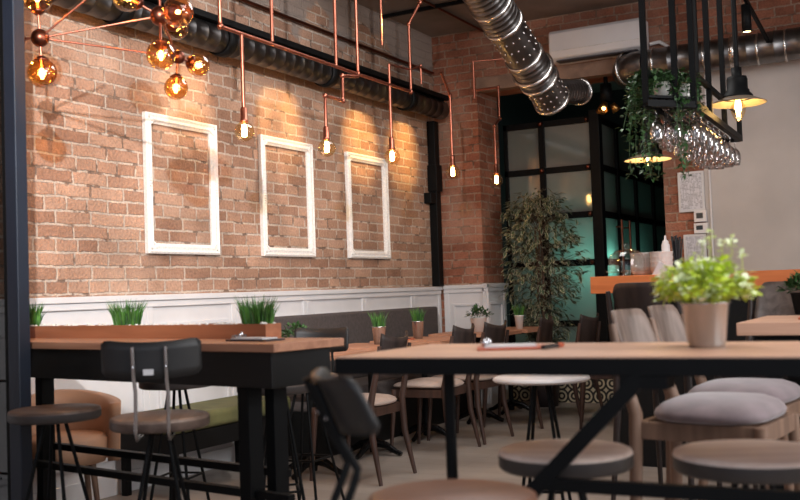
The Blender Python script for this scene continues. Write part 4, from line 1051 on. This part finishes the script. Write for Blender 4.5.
t = thing('squeeze_bottle', 'white squeeze bottle standing on the bowl stack at the bar', 'bottle', (sx + .03, sy_, zt))
MB().lathe([(0, -.0), (.024, 0), (.026, .01), (.026, .09), (.018, .105)], 20, (sx + .03, sy_, zt)).build('body', M['white_plastic'], t)
MB().lathe([(.02, .105), (.018, .115), (.008, .122), (.005, .15), (.003, .152), (0, .152)], 14, (sx + .03, sy_, zt)).build('nozzle', M['white_plastic'], t)
tag(MB().lathe([(0, 0), (.026, 0), (.034, .045), (.031, .045), (.024, .004)], 20, (sx - .045, sy_, zt)).build('cup', M['steel']), 'small steel cup on the bowl stack beside the squeeze bottle', 'cup')
x, y = on_bar(678, .4)
t = thing('straw_holder', 'black straws standing in a dark holder on the bar beside the paper menu', 'straw holder', (x, y, CT))
MB().lathe([(0, 0), (.03, 0), (.034, .09), (.03, .09), (.027, .006)], 18, (x, y, CT)).build('holder', M['menu_dark'], t)
for k in range(20):
    a = random.uniform(0, 2 * PI); q = random.uniform(.2, 1); MB().tube([(x + math.cos(a) * .015 * q, y + math.sin(a) * .015 * q, CT + .006), (x + math.cos(a) * .05 * q, y + math.sin(a) * .05 * q, CT + random.uniform(.2, .25))], .0048, 6).build('straw', M['straw'], t)
x, y = on_bar(660, .1)
t = tag(MB().prism([(-.045, 0), (.045, 0), (.03, .062), (.0, .078), (-.008, .06)], -.02, .02, lambda p, q, z: (x + p, y + z, CT + q)).build('napkin', M['white']), 'folded pale napkin standing on the bar before the bowls', 'napkin')
# notices on the brick pier
def notice(name, label, cat, x0, y0, x1, y1, mat, frame=True):
    a, b = PY(x0, y0, BY), PY(x1, y1, BY); xa, xb, za, zb = a.x, b.x, b.z, a.z
    t = thing(name, label, cat, ((xa + xb) / 2, BY, za))
    if frame: MB().bx((xa, BY - .03, za), (xb, BY - .013, zb)).build('frame', M['white'], t, .003)
    MB().bx((xa + .02, BY - .032, za + .02), (xb - .02, BY - .0302, zb - .02)).build('sheet', M[mat], t)
    return t
notice('notice_board', 'white framed printed notice on the brick pier, the upper one', 'notice', 678, 173, 706, 211, 'paper')
notice('notice_board', 'white framed printed notice on the brick pier, the lower one just above the bar', 'notice', 684, 235, 708, 266, 'paper')
for (x0, y0, x1, y1, lab) in ((694, 211, 707, 221.5, 'white wall thermostat with dark screen, the upper of two'), (694, 223.5, 708.5, 233, 'white wall thermostat with dark screen, the lower of two')):
    a, b = PY(x0, y0, BY - .03), PY(x1, y1, BY - .03); t = thing('thermostat', lab, 'thermostat', ((a.x + b.x) / 2, BY, b.z))
    MB().bx((a.x, BY - .045, b.z), (b.x, BY - .013, a.z)).build('housing', M['white_plastic'], t, .004)
    MB().bx((a.x + .02, BY - .047, b.z + .03), (a.x + .075, BY - .0452, a.z - .02)).build('screen', M['screen'], t)
a = PY(709, 165, BY - .02); tag(MB().tube([(a.x, BY - .022, 1.16), (a.x, BY - .022, 2.85)], .009, 8).build('conduit', M['white_plastic']), 'thin pale conduit running up between brick pier and plaster wall', 'conduit')

# ------------------------------------------------------------------ lights
W = bpy.data.worlds.new('world'); SC.world = W; W.use_nodes = True
bg = W.node_tree.nodes['Background']; bg.inputs['Color'].default_value = (.72, .8, 1, 1); bg.inputs['Strength'].default_value = .55
light('window_and_fill', 'AREA', (3.1, 2.5, 3.0), 255, (.95, .97, 1), (-2.0, 4.4, .6), shape='RECTANGLE', size=2.6, size_y=2.0)
light('daylight_door', 'AREA', (.5, -2.2, 2.2), 30, (.95, .97, 1), (-1.5, 5.0, 1.2), shape='RECTANGLE', size=2.4, size_y=2.0)
light('ceiling_fill', 'AREA', (-.4, 3.0, 3.5), 34, (1, .97, .95), (-.4, 3.0, 0), shape='RECTANGLE', size=1.6, size_y=1.6)  # added overhead fill to brighten the near table and other level surfaces
light('ceiling_fill', 'AREA', (-2.4, 5.6, 3.5), 58, (1, .97, .95), (-2.4, 5.6, 0), shape='RECTANGLE', size=1.2, size_y=2.0)  # second added overhead fill, over the middle of the floor
light('window_and_fill', 'AREA', (3.2, 4.7, 1.5), 90, (.97, .98, 1), (-.7, 2.6, .75), shape='RECTANGLE', size=1.4, size_y=.9)  # added low fill to reach the stool tops under the near table
light('front_spot', 'SPOT', (-.75, .5, 2.8), 1350, (.98, .97, .97), (-4.3, 4.75, 2.0), spot_size=math.radians(48), spot_blend=.9, shadow_soft_size=.025)
for y, e in ((5.0, 100), (6.05, 190), (7.2, 220), (7.95, 220)):
    light('wall_washer', 'SPOT', (-3.15, y, 3.12), e, (1, .60, .20), (-4.3, y, 2.38), spot_size=math.radians(30), spot_blend=1, shadow_soft_size=.03)

SC.view_settings.view_transform = 'Standard'; SC.view_settings.look = 'None'; SC.view_settings.gamma = 1
SC.view_settings.use_curve_mapping = False; SC.view_settings.exposure = 0.0
SC.cycles.use_denoising = True; SC.cycles.max_bounces = 8; SC.cycles.transparent_max_bounces = 24
SC.cycles.caustics_reflective = False; SC.cycles.caustics_refractive = False; SC.cycles.sample_clamp_indirect = 4
